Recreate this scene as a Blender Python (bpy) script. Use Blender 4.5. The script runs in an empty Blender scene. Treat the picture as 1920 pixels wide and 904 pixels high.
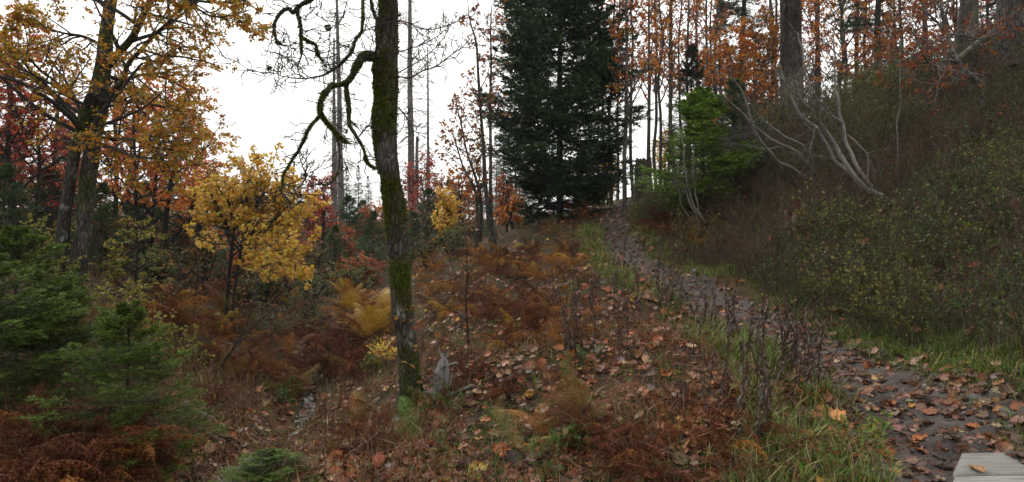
import bpy, math
import numpy as np
from mathutils import Vector

# ------------------------------------------------------------------ camera, sky, sun, exposure
scene = bpy.context.scene
COL = scene.collection
F = 1144.0            # focal length in pixels of the 1920 px wide photograph
HZ = 400.0            # row of the horizon
CZ = 1.6              # eye height
cam_d = bpy.data.cameras.new("camera")
cam_d.sensor_width = 36.0
cam_d.lens = F / 1920.0 * 36.0
cam_d.shift_y = -(452.0 - HZ) / 1920.0
cam_d.clip_start = 0.05
cam_d.clip_end = 1000.0
cam = bpy.data.objects.new("camera", cam_d)
COL.objects.link(cam)
cam.location = (0, 0, CZ)
cam.rotation_euler = (math.radians(90), 0, 0)
scene.camera = cam

SUN_EL, SUN_AZ = math.radians(48), math.radians(-25)   # azimuth from +Y towards +X
world = bpy.data.worlds.new("World")
scene.world = world
world.use_nodes = True
wn = world.node_tree
wn.nodes.clear()
sky = wn.nodes.new("ShaderNodeTexSky")
sky.sky_type = 'NISHITA'
sky.sun_disc = False
sky.sun_elevation = SUN_EL
sky.sun_rotation = SUN_AZ
sky.air_density = 1.0
sky.dust_density = 6.0
sky.ozone_density = 1.0
hsv = wn.nodes.new("ShaderNodeHueSaturation")
hsv.inputs["Saturation"].default_value = 0.05
wcl = wn.nodes.new("ShaderNodeTexNoise")          # soft unevenness of an overcast deck
wcl.inputs["Scale"].default_value = 1.6
wcl.inputs["Detail"].default_value = 3.0
wmr = wn.nodes.new("ShaderNodeMapRange")
wmr.inputs["To Min"].default_value = 0.86
wmr.inputs["To Max"].default_value = 1.12
wmx = wn.nodes.new("ShaderNodeMix")
wmx.data_type = 'RGBA'
wmx.blend_type = 'MIX'
wmx.inputs["Factor"].default_value = 0.75          # cloud deck over the clear sky
wmx.inputs["B"].default_value = (10.0, 9.85, 9.5, 1)
wmu = wn.nodes.new("ShaderNodeMix")
wmu.data_type = 'RGBA'
wmu.blend_type = 'MULTIPLY'
wmu.inputs["Factor"].default_value = 1.0
bg = wn.nodes.new("ShaderNodeBackground")
bg.inputs["Strength"].default_value = 0.10
wo = wn.nodes.new("ShaderNodeOutputWorld")
L = wn.links.new
L(sky.outputs[0], hsv.inputs["Color"])
L(hsv.outputs[0], wmx.inputs["A"])
L(wcl.outputs[0], wmr.inputs["Value"])
L(wmx.outputs["Result"], wmu.inputs["A"])
L(wmr.outputs[0], wmu.inputs["B"])
L(wmu.outputs["Result"], bg.inputs["Color"])
L(bg.outputs[0], wo.inputs["Surface"])

sun_d = bpy.data.lights.new("sun", 'SUN')
sun_d.energy = 0.7
sun_d.angle = math.radians(25)
sun_d.color = (1.0, 0.96, 0.9)
sun = bpy.data.objects.new("sun", sun_d)
COL.objects.link(sun)
sdir = Vector((math.sin(SUN_AZ) * math.cos(SUN_EL), math.cos(SUN_AZ) * math.cos(SUN_EL), math.sin(SUN_EL)))
sun.rotation_euler = (-sdir).to_track_quat('-Z', 'Y').to_euler()

vs = scene.view_settings
vs.view_transform = 'Standard'
vs.look = 'None'
vs.exposure = 0.75
vs.gamma = 1.0
vs.use_curve_mapping = False
cy = scene.cycles
cy.max_bounces = 6
cy.diffuse_bounces = 3
cy.glossy_bounces = 2
cy.transmission_bounces = 4
cy.transparent_max_bounces = 4
cy.volume_bounces = 0
cy.use_denoising = True
cy.denoiser = "OPENIMAGEDENOISE"
cy.denoising_input_passes = "RGB_ALBEDO_NORMAL"
cy.denoising_prefilter = "ACCURATE"

# ------------------------------------------------------------------ numeric helpers
def rng_(s):
    return np.random.default_rng(s)

def nrm(v):
    return v / np.maximum(np.linalg.norm(v, axis=-1, keepdims=True), 1e-9)

def _hash(i, seed):
    n = (i[..., 0] * 374761393 + i[..., 1] * 668265263 + i[..., 2] * 2147483647 + seed * 974634777) & 0x7fffffff
    n = ((n ^ (n >> 13)) * 1274126177) & 0x7fffffff
    n = ((n ^ (n >> 16)) * 60493) & 0x7fffffff
    return (n & 0xffff) / 32767.5 - 1.0

def vnoise(p, seed=0):
    """smooth value noise, -1..1, p[...,3]"""
    p = np.asarray(p, float)
    i = np.floor(p).astype(np.int64)
    f = p - i
    f = f * f * (3 - 2 * f)
    out = 0
    for dx in (0, 1):
        wx = f[..., 0] if dx else 1 - f[..., 0]
        for dy in (0, 1):
            wy = f[..., 1] if dy else 1 - f[..., 1]
            for dz in (0, 1):
                wz = f[..., 2] if dz else 1 - f[..., 2]
                out = out + wx * wy * wz * _hash(i + np.array([dx, dy, dz]), seed)
    return out

def fbm(p, seed=0, octv=3):
    p = np.asarray(p, float)
    o, a = 0, 1.0
    for k in range(octv):
        o = o + a * vnoise(p * (2.03 ** k), seed + k * 17)
        a *= 0.5
    return o

def W(px, py, d):
    """point seen at pixel (px, py) of the photograph, d metres ahead"""
    px, py, d = np.broadcast_arrays(np.asarray(px, float), np.asarray(py, float), np.asarray(d, float))
    return np.stack([(px - 960) / F * d, d, CZ - (py - HZ) / F * d], -1)

# ------------------------------------------------------------------ terrain height
PATH_PX = [(1800, 850, 3.6), (1700, 760, 4.5), (1600, 690, 5.3), (1500, 635, 6.2), (1400, 590, 7.3), (1300, 550, 8.6),
           (1220, 510, 10), (1160, 460, 12.2), (1148, 430, 14), (1165, 396, 17)]
CTRL_PX = PATH_PX + [
    (1185, 380, 20.5), (1200, 372, 26),
    (1900, 690, 4.3), (1750, 622, 5.6), (1600, 590, 6.7), (1450, 545, 8), (1330, 480, 10.3), (1250, 420, 13.5),
    (1900, 500, 5.8), (1900, 350, 7.5), (1900, 200, 9.5), (1890, 110, 11),
    (1700, 450, 7.5), (1700, 350, 9), (1700, 250, 10.8), (1720, 160, 13.5), (1600, 200, 14), (1660, 380, 8.6), (1530, 335, 10.8),
    (1480, 215, 13.5), (1400, 272, 14), (1320, 375, 12.4), (1500, 440, 8.9), (1400, 400, 10.8),
    (1100, 560, 9), (1000, 600, 8.2), (1000, 700, 6.3), (1000, 800, 5.0), (1000, 890, 4.2), (1300, 700, 5.5), (1300, 850, 4.0),
    (1500, 750, 4.7), (1550, 860, 3.7), (900, 478, 15), (1000, 440, 16), (1050, 400, 17.5), (900, 560, 10.5), (830, 500, 17),
    (900, 650, 8), (830, 740, 6.6), (775, 755, 6.4), (850, 850, 4.9), (700, 800, 6), (1060, 480, 12.5),
    (565, 800, 7.9), (540, 860, 6.7), (590, 700, 10), (580, 640, 12.2), (600, 560, 16), (560, 520, 22), (600, 490, 30), (640, 428, 46),
    (650, 620, 12), (720, 560, 14), (700, 500, 20), (780, 470, 24),
    (425, 640, 11), (300, 600, 10), (125, 545, 10), (60, 500, 13), (250, 520, 15), (350, 545, 17), (480, 560, 18), (300, 720, 6.6),
    (100, 800, 5), (260, 850, 4.6), (420, 800, 6), (490, 880, 5)]
cp = W(*np.array(CTRL_PX).T)
extra = np.array([(0, 0, 0), (-6, 0, -.4), (6, 0, 1.2), (3, 1, .1), (0, -8, 0), (-18, 6, 1.2), (-30, 22, 2.5), (20, 8, 7.5), (16, 16, 6), (12, 25, 4.2),
                  (8, 24, 3.4), (30, 30, 6), (-45, 60, 1), (0, 75, .6), (45, 70, 3), (-20, 40, 1.2), (0, 130, 0), (-110, 130, 0), (110, 130, 3),
                  (9, 36, 3.2), (-3, 34, -.4), (-10, 26, .2), (-14, 16, .8), (-120, 0, 2), (120, 0, 12), (0, -100, 0)], float)
cp = np.concatenate([cp, extra])
_n = len(cp)
_A = np.linalg.norm(cp[:, None, :2] - cp[None, :, :2], axis=-1) - np.eye(_n) * 0.05
_P = np.concatenate([np.ones((_n, 1)), cp[:, :2]], 1)
_M = np.block([[_A, _P], [_P.T, np.zeros((3, 3))]])
_w = np.linalg.solve(_M, np.concatenate([cp[:, 2], np.zeros(3)]))

PATH = W(*np.array([(1850, 960, 2.6)] + PATH_PX + [(1190, 384, 20.0), (1150, 378, 24)]).T)
_px = np.interp(np.linspace(0, 1, 300), np.linspace(0, 1, len(PATH)), PATH[:, 0])
_py = np.interp(np.linspace(0, 1, 300), np.linspace(0, 1, len(PATH)), PATH[:, 1])
_ker = np.ones(25) / 25
_pad = lambda a: np.convolve(np.concatenate([a[0] + (a[0] - a[12:0:-1]), a, a[-1] + (a[-1] - a[-2:-14:-1])]), _ker, 'valid')
PC = np.stack([_pad(_px), _pad(_py)], 1)

def path_x(y):
    return np.interp(y, PC[:, 1], PC[:, 0])

def path_hw(y):
    return np.interp(y, [2.5, 4, 6, 8, 12, 20], [0.57, 0.50, 0.37, 0.34, 0.33, 0.34])

def path_side(x, y):
    """signed distance right of the path's middle in half widths"""
    return (x - path_x(y)) / path_hw(y)

def H(x, y, rough=1.0, smooth_only=False):
    x, y = np.broadcast_arrays(np.asarray(x, float), np.asarray(y, float))
    sh = x.shape
    q = np.stack([x.ravel(), y.ravel()], 1)
    out = np.empty(len(q))
    for a in range(0, len(q), 20000):
        b = q[a:a + 20000]
        out[a:a + 20000] = np.linalg.norm(b[:, None, :] - cp[None, :, :2], axis=-1) @ _w[:_n] + _w[_n] + b @ _w[_n + 1:]
    if not smooth_only:
        p = np.stack([q[:, 0], q[:, 1], np.zeros(len(q))], 1)
        s = np.abs(path_side(q[:, 0], q[:, 1]))
        inpath = np.clip(1.5 - s, 0, 1) * (q[:, 1] < 22)
        amp = (1 - 0.8 * inpath)
        out += rough * amp * (0.11 * fbm(p * 0.9, 3, 2) + 0.035 * fbm(p * 4.1, 9, 3))
        out -= 0.07 * np.clip(1.25 - s, 0, 0.5) * 2 * (q[:, 1] < 22)
        # stream bed
        sx = np.interp(q[:, 1], [4, 6.7, 7.9, 10, 12.2, 16], [-2.1, -2.46, -2.73, -3.23, -4.05, -5.0])
        out -= 0.10 * np.exp(-((q[:, 0] - sx) / 0.38) ** 2) * (q[:, 1] > 3) * (q[:, 1] < 16)
    return out.reshape(sh)

def Hs(x, y):
    return float(H(np.array([x]), np.array([y]))[0])

def hit(px, py, dmin=2.6, dmax=45):
    """ground point seen at a pixel"""
    d = np.concatenate([np.arange(dmin, 20, 0.04), np.arange(20, dmax, 0.3)])
    p = W(px, py, d)
    g = p[:, 2] - H(p[:, 0], p[:, 1])
    k = np.nonzero(g < 0)[0]
    k = k[0] if len(k) else len(d) - 1
    return np.array([p[k, 0], p[k, 1], Hs(p[k, 0], p[k, 1])])

# ------------------------------------------------------------------ mesh helpers
class MB:
    def __init__(self):
        self.V, self.F, self.C, self.n = [], [], [], 0
    def add(self, V, Fs, C):
        V = np.asarray(V, float).reshape(-1, 3)
        C = np.asarray(C, float)
        if C.ndim == 1:
            C = np.broadcast_to(C, (len(V), 3))
        for f, m in Fs:
            self.F.append((np.asarray(f) + self.n, m))
        self.V.append(V); self.C.append(C.reshape(-1, 3)); self.n += len(V)
    def mesh(self, name, mats, origin=(0, 0, 0), smooth=True):
        me = bpy.data.meshes.new(name)
        V = np.concatenate(self.V) - np.asarray(origin)
        C = np.concatenate(self.C)
        me.vertices.add(len(V))
        me.vertices.foreach_set("co", V.astype(np.float32).ravel())
        nl = sum(f.size for f, _ in self.F); npol = sum(len(f) for f, _ in self.F)
        me.loops.add(nl)
        me.polygons.add(npol)
        me.loops.foreach_set("vertex_index", np.concatenate([f.ravel() for f, _ in self.F]).astype(np.int32))
        tot = np.concatenate([np.full(len(f), f.shape[1]) for f, _ in self.F])
        me.polygons.foreach_set("loop_start", (np.cumsum(tot) - tot).astype(np.int32))
        me.polygons.foreach_set("loop_total", tot.astype(np.int32))
        me.polygons.foreach_set("material_index", np.concatenate([np.full(len(f), m) for f, m in self.F]).astype(np.int32))
        me.polygons.foreach_set("use_smooth", np.full(npol, smooth))
        at = me.color_attributes.new("Col", 'FLOAT_COLOR', 'POINT')
        at.data.foreach_set("color", np.concatenate([C, np.ones((len(C), 1))], 1).astype(np.float32).ravel())
        for m in mats:
            me.materials.append(m)
        me.update(calc_edges=True)
        return me

def link(name, me, parent=None, loc=(0, 0, 0), rot=(0, 0, 0), scale=1.0):
    o = bpy.data.objects.new(name, me)
    COL.objects.link(o)
    if parent is not None:
        o.parent = parent
    o.location = loc
    o.rotation_euler = rot
    o.scale = (scale,) * 3 if np.isscalar(scale) else scale
    return o

def tag(o, label=None, cat=None, group=None, kind=None):
    if label: o["label"] = label
    if cat: o["category"] = cat
    if group: o["group"] = group
    if kind: o["kind"] = kind
    return o

def thing(name, label, cat, loc, group=None, rotz=0.0, scale=1.0):
    o = link(name, None, None, loc, (0, 0, rotz), scale)
    return tag(o, label, cat, group)

REG = []
def reg(o, phrase, cat, group, p):
    o['category'] = cat; o['group'] = group; o['label'] = phrase
    REG.append((o, phrase, 960 + p[0] / p[1] * F, HZ - (p[2] - CZ) * F / p[1]))
    return o

def copy_thing(root, loc, rotz, scale, label, group=None):
    c = root.copy(); COL.objects.link(c)
    c.location = loc; c.rotation_euler = (0, 0, rotz); c.scale = (scale,) * 3
    c["label"] = label
    if group: c["group"] = group
    for ch in root.children:
        k = ch.copy(); COL.objects.link(k); k.parent = c
    return c

def tubes(P, R, sides=5, jit=0.0, rng=None, cap=False):
    """P[N,K,3], R[N,K] -> verts, quads"""
    P = np.asarray(P, float); R = np.asarray(R, float)
    if P.ndim == 2:
        P, R = P[None], R[None]
    N, K = R.shape
    T = nrm(np.gradient(P, axis=1))
    ref = np.where(np.abs(T[..., 2:3]) > 0.9, np.array([1., 0, 0]), np.array([0, 0, 1.]))
    ref = np.broadcast_to(ref[:, :1], T.shape)
    A = nrm(np.cross(T, ref)); B = np.cross(T, A)
    th = np.linspace(0, 2 * np.pi, sides, endpoint=False)
    rr = R[..., None] * (1 + (jit * rng.standard_normal((N, K, sides)) if jit else 0))
    V = P[:, :, None] + rr[..., None] * (np.cos(th)[None, None, :, None] * A[:, :, None] + np.sin(th)[None, None, :, None] * B[:, :, None])
    idx = np.arange(N * K * sides).reshape(N, K, sides)
    a = idx[:, :-1]; b = idx[:, 1:]
    q = np.stack([a, np.roll(a, -1, 2), np.roll(b, -1, 2), b], -1).reshape(-1, 4)
    return V.reshape(-1, 3), q

def resample(P, R, n):
    P = np.asarray(P, float); R = np.asarray(R, float)
    s = np.concatenate([[0], np.cumsum(np.linalg.norm(np.diff(P, axis=0), axis=1))])
    t = np.linspace(0, s[-1], n)
    # Catmull-like smoothing through cubic hermite of the control points
    m = np.gradient(P, s, axis=0)
    k = np.clip(np.searchsorted(s, t, 'right') - 1, 0, len(s) - 2)
    h = (s[k + 1] - s[k]); u = ((t - s[k]) / h)[:, None]; h = h[:, None]
    Q = (2*u**3-3*u**2+1)*P[k] + (u**3-2*u**2+u)*h*m[k] + (-2*u**3+3*u**2)*P[k+1] + (u**3-u**2)*h*m[k+1]
    return Q, np.interp(t, s, R)

LEAF = {
    'oval': (np.array([(0, 0, 0), (-.33, .45, .08), (0, 1, -.05), (.33, .45, .08)]), np.array([(0, 1, 2), (0, 2, 3)])),
    'maple': (np.array([(0, 0, 0), (-.55, .32, .06), (-.2, .5, 0), (0, 1, -.1), (.2, .5, 0), (.55, .32, .06)]),
              np.array([(0, 1, 2), (0, 2, 3), (0, 3, 4), (0, 4, 5)])),
    'small': (np.array([(0, 0, 0), (-.3, .5, 0), (0, 1, 0), (.3, .5, 0)]), np.array([(0, 1, 2), (0, 2, 3)])),
    'needle': (np.array([(-.5, 0, 0), (.5, 0, 0), (0, 1, 0)]), np.array([(0, 1, 2)])),
    # five lobed dry maple leaf with curled tips and a stalk
    'lobed': (np.array([(0, .0, 0), (-.30, .03, .06), (-.38, .20, .02), (-.55, .38, .14), (-.42, .52, .03), (-.36, .75, .12), (-.22, .76, .02), (0, .95, .12),
                        (.22, .76, .02), (.36, .75, .10), (.42, .52, .03), (.55, .38, .15), (.38, .20, .02), (.30, .03, .06), (-.012, -.3, .05), (.012, -.3, .05)]),
              np.array([(0, 2, 1), (0, 4, 2), (2, 4, 3), (0, 6, 4), (4, 6, 5), (0, 8, 6), (6, 8, 7), (0, 10, 8), (8, 10, 9), (0, 12, 10), (10, 12, 11), (0, 13, 12), (0, 14, 15)])),
}

def leaves(pos, fwd, up, size, kind='oval', width=1.0, curl=0.0):
    T, f = LEAF[kind]
    N = len(pos)
    y = nrm(fwd); x = nrm(np.cross(y, up)); z = np.cross(x, y)
    size = np.broadcast_to(size, (N,))[:, None, None]
    w = np.broadcast_to(width, (N,))[:, None]
    t = T[None]
    c = np.broadcast_to(curl, (N,))[:, None]
    tz = t[..., 2] * (1 + 0 * c) + c * ((t[..., 0] * 1.2) ** 2 + (t[..., 1] - .4) ** 2)
    V = pos[:, None] + size * ((t[..., 0] * w)[..., None] * x[:, None] + t[..., 1][..., None] * y[:, None] + tz[..., None] * z[:, None])
    Fi = (f[None] + (np.arange(N) * len(T))[:, None, None]).reshape(-1, 3)
    return V.reshape(-1, 3), Fi, len(T)

def pick(rng, pal, n, jit=0.18):
    """colours from a palette [(weight, rgb)...], with value and hue jitter"""
    w = np.array([p[0] for p in pal], float); w /= w.sum()
    c = np.array([p[1] for p in pal], float)[rng.choice(len(pal), n, p=w)]
    return np.clip(c * (1 + jit * rng.standard_normal((n, 1))) * (1 + 0.5 * jit * rng.standard_normal((n, 3))), 0.004, 0.9)

def shoots(base, d0, length, K, wig, up, rng):
    """random walks: base[N,3] -> P[N,K,3]"""
    N = len(base)
    P = np.empty((N, K, 3)); P[:, 0] = base
    d = nrm(d0); st = (length / (K - 1))[:, None]
    for k in range(1, K):
        P[:, k] = P[:, k - 1] + d * st
        d = nrm(d + wig * rng.standard_normal((N, 3)) + np.array([0, 0, 1.]) * up)
    return P

def along(P, t):
    """P[N,K,3], t[N,M] -> points, tangents"""
    N, K = P.shape[:2]
    u = t * (K - 1); k = np.clip(u.astype(int), 0, K - 2); f = (u - k)[..., None]
    i = np.arange(N)[:, None]
    a, b = P[i, k], P[i, k + 1]
    return a + (b - a) * f, nrm(b - a)

def side_dirs(tan, ang, rng, flat=1.0):
    v = rng.standard_normal(tan.shape); v[..., 2] *= flat
    v = nrm(v - (v * tan).sum(-1, keepdims=True) * tan)
    a = np.asarray(ang)[..., None] if np.ndim(ang) else ang
    return nrm(np.cos(a) * tan + np.sin(a) * v)

def branch_out(P, R, M, t0, t1, ang, lrat, K, wig, up, rng, flat=1.0, taper=0.4, L=None):
    """M side shoots per polyline"""
    N = len(P)
    t = t0 + (t1 - t0) * (np.arange(M)[None] + rng.random((N, M))) / M
    p, tan = along(P, t)
    if L is None:
        L = np.linalg.norm(np.diff(P, axis=1), axis=-1).sum(1)[:, None]
    ln = (L * lrat * (1 - 0.55 * t) * (0.6 + 0.7 * rng.random((N, M)))).ravel()
    d = side_dirs(tan, ang * (0.7 + 0.6 * rng.random((N, M))), rng, flat)
    Q = shoots(p.reshape(-1, 3), d.reshape(-1, 3), ln, K, wig, up, rng)
    r = np.take_along_axis(R, np.clip((t * (R.shape[1] - 1)).astype(int), 0, R.shape[1] - 1), 1).ravel()
    r0 = np.minimum(r * 0.65, 0.02 * ln + 0.003)
    RR = r0[:, None] * np.linspace(1, taper, K)[None]
    return Q, RR

def put_leaves(mb, P, per, size, pal, kind, rng, mi=0, t0=0.15, off=0.5, droop=0.3, width=1.0, jit=0.18, flat=1.0):
    N = len(P)
    t = t0 + (1 - t0) * rng.random((N, per))
    p, tan = along(P, t)
    fw = side_dirs(tan, 0.9, rng, flat).reshape(-1, 3)
    fw[:, 2] -= droop
    p = p.reshape(-1, 3); n = len(p)
    sz = size * (0.65 + 0.7 * rng.random(n))
    p = p + nrm(fw) * (off * sz * rng.random(n))[:, None]
    up = nrm(np.array([0, 0, 1.]) + 0.6 * rng.standard_normal((n, 3)))
    V, f, k = leaves(p, fw, up, sz, kind, width)
    mb.add(V, [(f, mi)], np.repeat(pick(rng, pal, n, jit), k, 0))

# ------------------------------------------------------------------ materials
def new_mat(name):
    m = bpy.data.materials.new(name)
    m.use_nodes = True
    nt = m.node_tree
    nt.nodes.clear()
    out = nt.nodes.new("ShaderNodeOutputMaterial")
    return m, nt, out

def nd(nt, t, **kw):
    n = nt.nodes.new(t)
    for k, v in kw.items():
        n.inputs[k.replace('_', ' ')].default_value = v
    return n

def mulmix(nt, a, b, fac=1.0):
    n = nt.nodes.new("ShaderNodeMix"); n.data_type = 'RGBA'; n.blend_type = 'MULTIPLY'
    n.inputs["Factor"].default_value = fac
    nt.links.new(a, n.inputs["A"]); nt.links.new(b, n.inputs["B"])
    return n.outputs["Result"]

def ramp(nt, src, stops):
    r = nt.nodes.new("ShaderNodeValToRGB")
    el = r.color_ramp.elements
    while len(el) < len(stops):
        el.new(0.5)
    for e, (p, c) in zip(el, stops):
        e.position = p; e.color = (*c, 1) if len(c) == 3 else c
    nt.links.new(src, r.inputs[0])
    return r.outputs[0]

def leaf_mat(name, trans=0.35, rough=0.55, spec=0.25, rgb=None, grain=90.0):
    m, nt, out = new_mat(name)
    if rgb is None:
        a = nt.nodes.new("ShaderNodeAttribute"); a.attribute_name = "Col"; c = a.outputs["Color"]
    else:
        r = nt.nodes.new("ShaderNodeRGB"); r.outputs[0].default_value = (*rgb, 1); c = r.outputs[0]
        oi = nt.nodes.new("ShaderNodeObjectInfo")
        c = mulmix(nt, c, ramp(nt, oi.outputs["Random"], [(0, (.62, .55, .5)), (.5, (1, 1, 1)), (1, (1.35, 1.4, 1.3))]))
    tc = nt.nodes.new("ShaderNodeTexCoord")
    nz = nd(nt, "ShaderNodeTexNoise", Scale=grain, Detail=2.0)
    nt.links.new(tc.outputs["Object"], nz.inputs["Vector"])
    c = mulmix(nt, c, ramp(nt, nz.outputs[0], [(.3, (.6, .55, .5)), (.7, (1.25, 1.25, 1.25))]))
    p = nd(nt, "ShaderNodeBsdfPrincipled", Roughness=rough, Specular_IOR_Level=spec)
    t = nt.nodes.new("ShaderNodeBsdfTranslucent")
    mx = nd(nt, "ShaderNodeMixShader", Fac=trans)
    nt.links.new(c, p.inputs["Base Color"]); nt.links.new(c, t.inputs["Color"])
    nt.links.new(p.outputs[0], mx.inputs[1]); nt.links.new(t.outputs[0], mx.inputs[2])
    nt.links.new(mx.outputs[0], out.inputs[0])
    return m

def solid_mat(name, scale=(12, 12, 3), lo=0.45, hi=1.4, bump=0.5, rough=0.85, crack=0.0, det=6.0, spec=0.3, dist=0.02):
    """bark, wood, soil, stone: vertex colour times grain, with bump"""
    m, nt, out = new_mat(name)
    a = nt.nodes.new("ShaderNodeAttribute"); a.attribute_name = "Col"
    tc = nt.nodes.new("ShaderNodeTexCoord")
    mp = nt.nodes.new("ShaderNodeMapping"); mp.inputs["Scale"].default_value = scale
    nt.links.new(tc.outputs["Object"], mp.inputs["Vector"])
    nz = nd(nt, "ShaderNodeTexNoise", Scale=1.0, Detail=det, Roughness=0.65, Distortion=0.6)
    nt.links.new(mp.outputs[0], nz.inputs["Vector"])
    c = mulmix(nt, a.outputs["Color"], ramp(nt, nz.outputs[0], [(.28, (lo,) * 3), (.72, (hi,) * 3)]))
    hgt = nz.outputs[0]
    if crack:
        vo = nd(nt, "ShaderNodeTexVoronoi", Scale=crack)
        vo.feature = 'DISTANCE_TO_EDGE'
        nt.links.new(mp.outputs[0], vo.inputs["Vector"])
        c = mulmix(nt, c, ramp(nt, vo.outputs["Distance"], [(0, (.6,) * 3), (.10, (1, 1, 1))]))
        ma = nt.nodes.new("ShaderNodeMath"); ma.operation = 'ADD'
        rr = ramp(nt, vo.outputs["Distance"], [(0, (0, 0, 0)), (.2, (1, 1, 1))])
        nt.links.new(hgt, ma.inputs[0]); nt.links.new(rr, ma.inputs[1]); hgt = ma.outputs[0]
    p = nd(nt, "ShaderNodeBsdfPrincipled", Roughness=rough, Specular_IOR_Level=spec)
    b = nd(nt, "ShaderNodeBump", Strength=bump, Distance=dist)
    nt.links.new(hgt, b.inputs["Height"])
    nt.links.new(b.outputs[0], p.inputs["Normal"])
    nt.links.new(c, p.inputs["Base Color"])
    nt.links.new(p.outputs[0], out.inputs[0])
    return m

M_LEAF = leaf_mat("autumn_leaf", 0.5, 0.45, 0.4)
M_NEED = leaf_mat("conifer_needle", 0.18, 0.5, 0.3, grain=30)
M_GRASS = leaf_mat("grass_blade", 0.3, 0.42, 0.4, grain=40)
M_LITTER = leaf_mat("leaf_litter", 0.12, 0.45, 0.45, grain=60)
M_BARK = solid_mat("tree_bark", (16, 16, 5), 0.3, 1.75, 1.0, 0.85, crack=1.3, dist=.035)
M_TWIG = solid_mat("twig_bark", (40, 40, 40), 0.7, 1.25, 0.2, 0.85)
M_MOSS = leaf_mat("moss_cushion", 0.2, 0.9, 0.05, grain=50)
M_WOOD = solid_mat("bare_wood", (40, 40, 3), 0.5, 1.35, 0.8, 0.8)
M_SOIL = solid_mat("forest_soil", (7, 7, 7), 0.45, 1.5, 0.9, 0.95, det=8.0, spec=0.15, dist=0.04)
M_DIRT = solid_mat("path_dirt", (16, 16, 16), 0.4, 1.55, 1.0, 0.75, det=9.0, spec=0.3, dist=0.03)
M_STONE = solid_mat("field_stone", (14, 14, 14), 0.55, 1.35, 0.5, 0.8)
# ------------------------------------------------------------------ ground, path, stream
def build_ground():
    u = np.linspace(-1, 1, 290); x = 0.0 + 4.0 * np.sinh(u * 4.35) / np.sinh(4.35) * 40
    y = np.concatenate([np.linspace(-40, 1.5, 24, endpoint=False), 1.5 + 0.05 * (np.exp(np.linspace(0, np.log(4200), 262)) - 1)])
    # uneven steps: finer close to the eye
    X, Y = np.meshgrid(x, y)
    Z = H(X, Y)
    s = np.abs(path_side(X, Y))
    Z -= 0.06 * np.clip((0.95 - s) * 6, 0, 1) * (Y < 21) * (Y > 2.0)     # the path sheet lies over this trough
    V = np.stack([X, Y, Z], -1).reshape(-1, 3)
    n0, n1 = X.shape
    i = np.arange(n0 * n1).reshape(n0, n1)
    q = np.stack([i[:-1, :-1], i[:-1, 1:], i[1:, 1:], i[1:, :-1]], -1).reshape(-1, 4)
    p = V.copy(); p[:, 2] = 0
    litter = np.array((.075, .040, .022)); green = np.array((.040, .050, .016)); soil = np.array((.026, .019, .014))
    g = np.clip(0.35 + 0.9 * fbm(p * 0.8, 5, 3), 0, 1)
    right = np.clip((path_side(V[:, 0], V[:, 1]) - .8), 0, 1)
    g = np.clip(g * 0.6 + 0.35 * right, 0, 1)
    C = litter * (1 - g[:, None]) + green * g[:, None]
    dk = np.clip(0.3 + fbm(p * 2.3, 31, 3), 0, 1)[:, None]
    C = C * (1 - 0.6 * dk) + soil * 0.6 * dk
    mb = MB(); mb.add(V, [(q, 0)], C)
    o = link("ground", mb.mesh("ground", [M_SOIL]))
    tag(o, kind="structure")

def build_path():
    n, m = 420, 34
    y = np.interp(np.linspace(0, 1, n), [0, .5, 1], [1.6, 6.5, 21.5])
    c = path_x(y); hw = path_hw(y)
    # direction across the path
    dx = np.gradient(c, y)
    across = nrm(np.stack([np.ones_like(dx), -dx], 1))
    s = np.linspace(-1.25, 1.25, m)
    X = c[:, None] + s[None] * hw[:, None] * across[:, :1]
    Y = y[:, None] + s[None] * hw[:, None] * across[:, 1:]
    Z = H(X, Y)
    P = np.stack([X, Y, 0 * X], -1)
    e = np.abs(s)[None] + 0.18 * fbm(P * 3.0, 77, 2)
    rock = np.abs(fbm(P * 7.0, 41, 3))
    Z = Z + 0.012 + 0.028 * rock + 0.02 * np.abs(fbm(P * 17.0, 43, 2)) - 0.10 * np.clip((e - .95) * 5, 0, 1)
    i = np.arange(n * m).reshape(n, m)
    q = np.stack([i[:-1, :-1], i[:-1, 1:], i[1:, 1:], i[1:, :-1]], -1).reshape(-1, 4)
    C = np.array((.088, .069, .060)) * (0.75 + 0.35 * fbm(P * 2.2, 8, 3)[..., None]) + 0.0
    wet = np.clip(fbm(P * 1.1, 14, 2), 0, 1)[..., None]
    C = C * (1 - 0.4 * wet)
    mb = MB(); mb.add(np.stack([X, Y, Z], -1), [(q, 0)], np.clip(C, .01, 1).reshape(-1, 3))
    tag(link("path", mb.mesh("path", [M_DIRT])), "trodden dirt path climbing past the dark fir", kind="structure")

def water_mat():
    m, nt, out = new_mat("stream_water")
    p = nd(nt, "ShaderNodeBsdfPrincipled", Roughness=0.06, Specular_IOR_Level=0.6)
    p.inputs["Base Color"].default_value = (.02, .018, .016, 1)
    tc = nt.nodes.new("ShaderNodeTexCoord")
    nz = nd(nt, "ShaderNodeTexNoise", Scale=9.0, Detail=3.0)
    b = nd(nt, "ShaderNodeBump", Strength=0.35, Distance=0.02)
    nt.links.new(tc.outputs["Object"], nz.inputs["Vector"])
    nt.links.new(nz.outputs[0], b.inputs["Height"]); nt.links.new(b.outputs[0], p.inputs["Normal"])
    nt.links.new(p.outputs[0], out.inputs[0])
    return m

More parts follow.
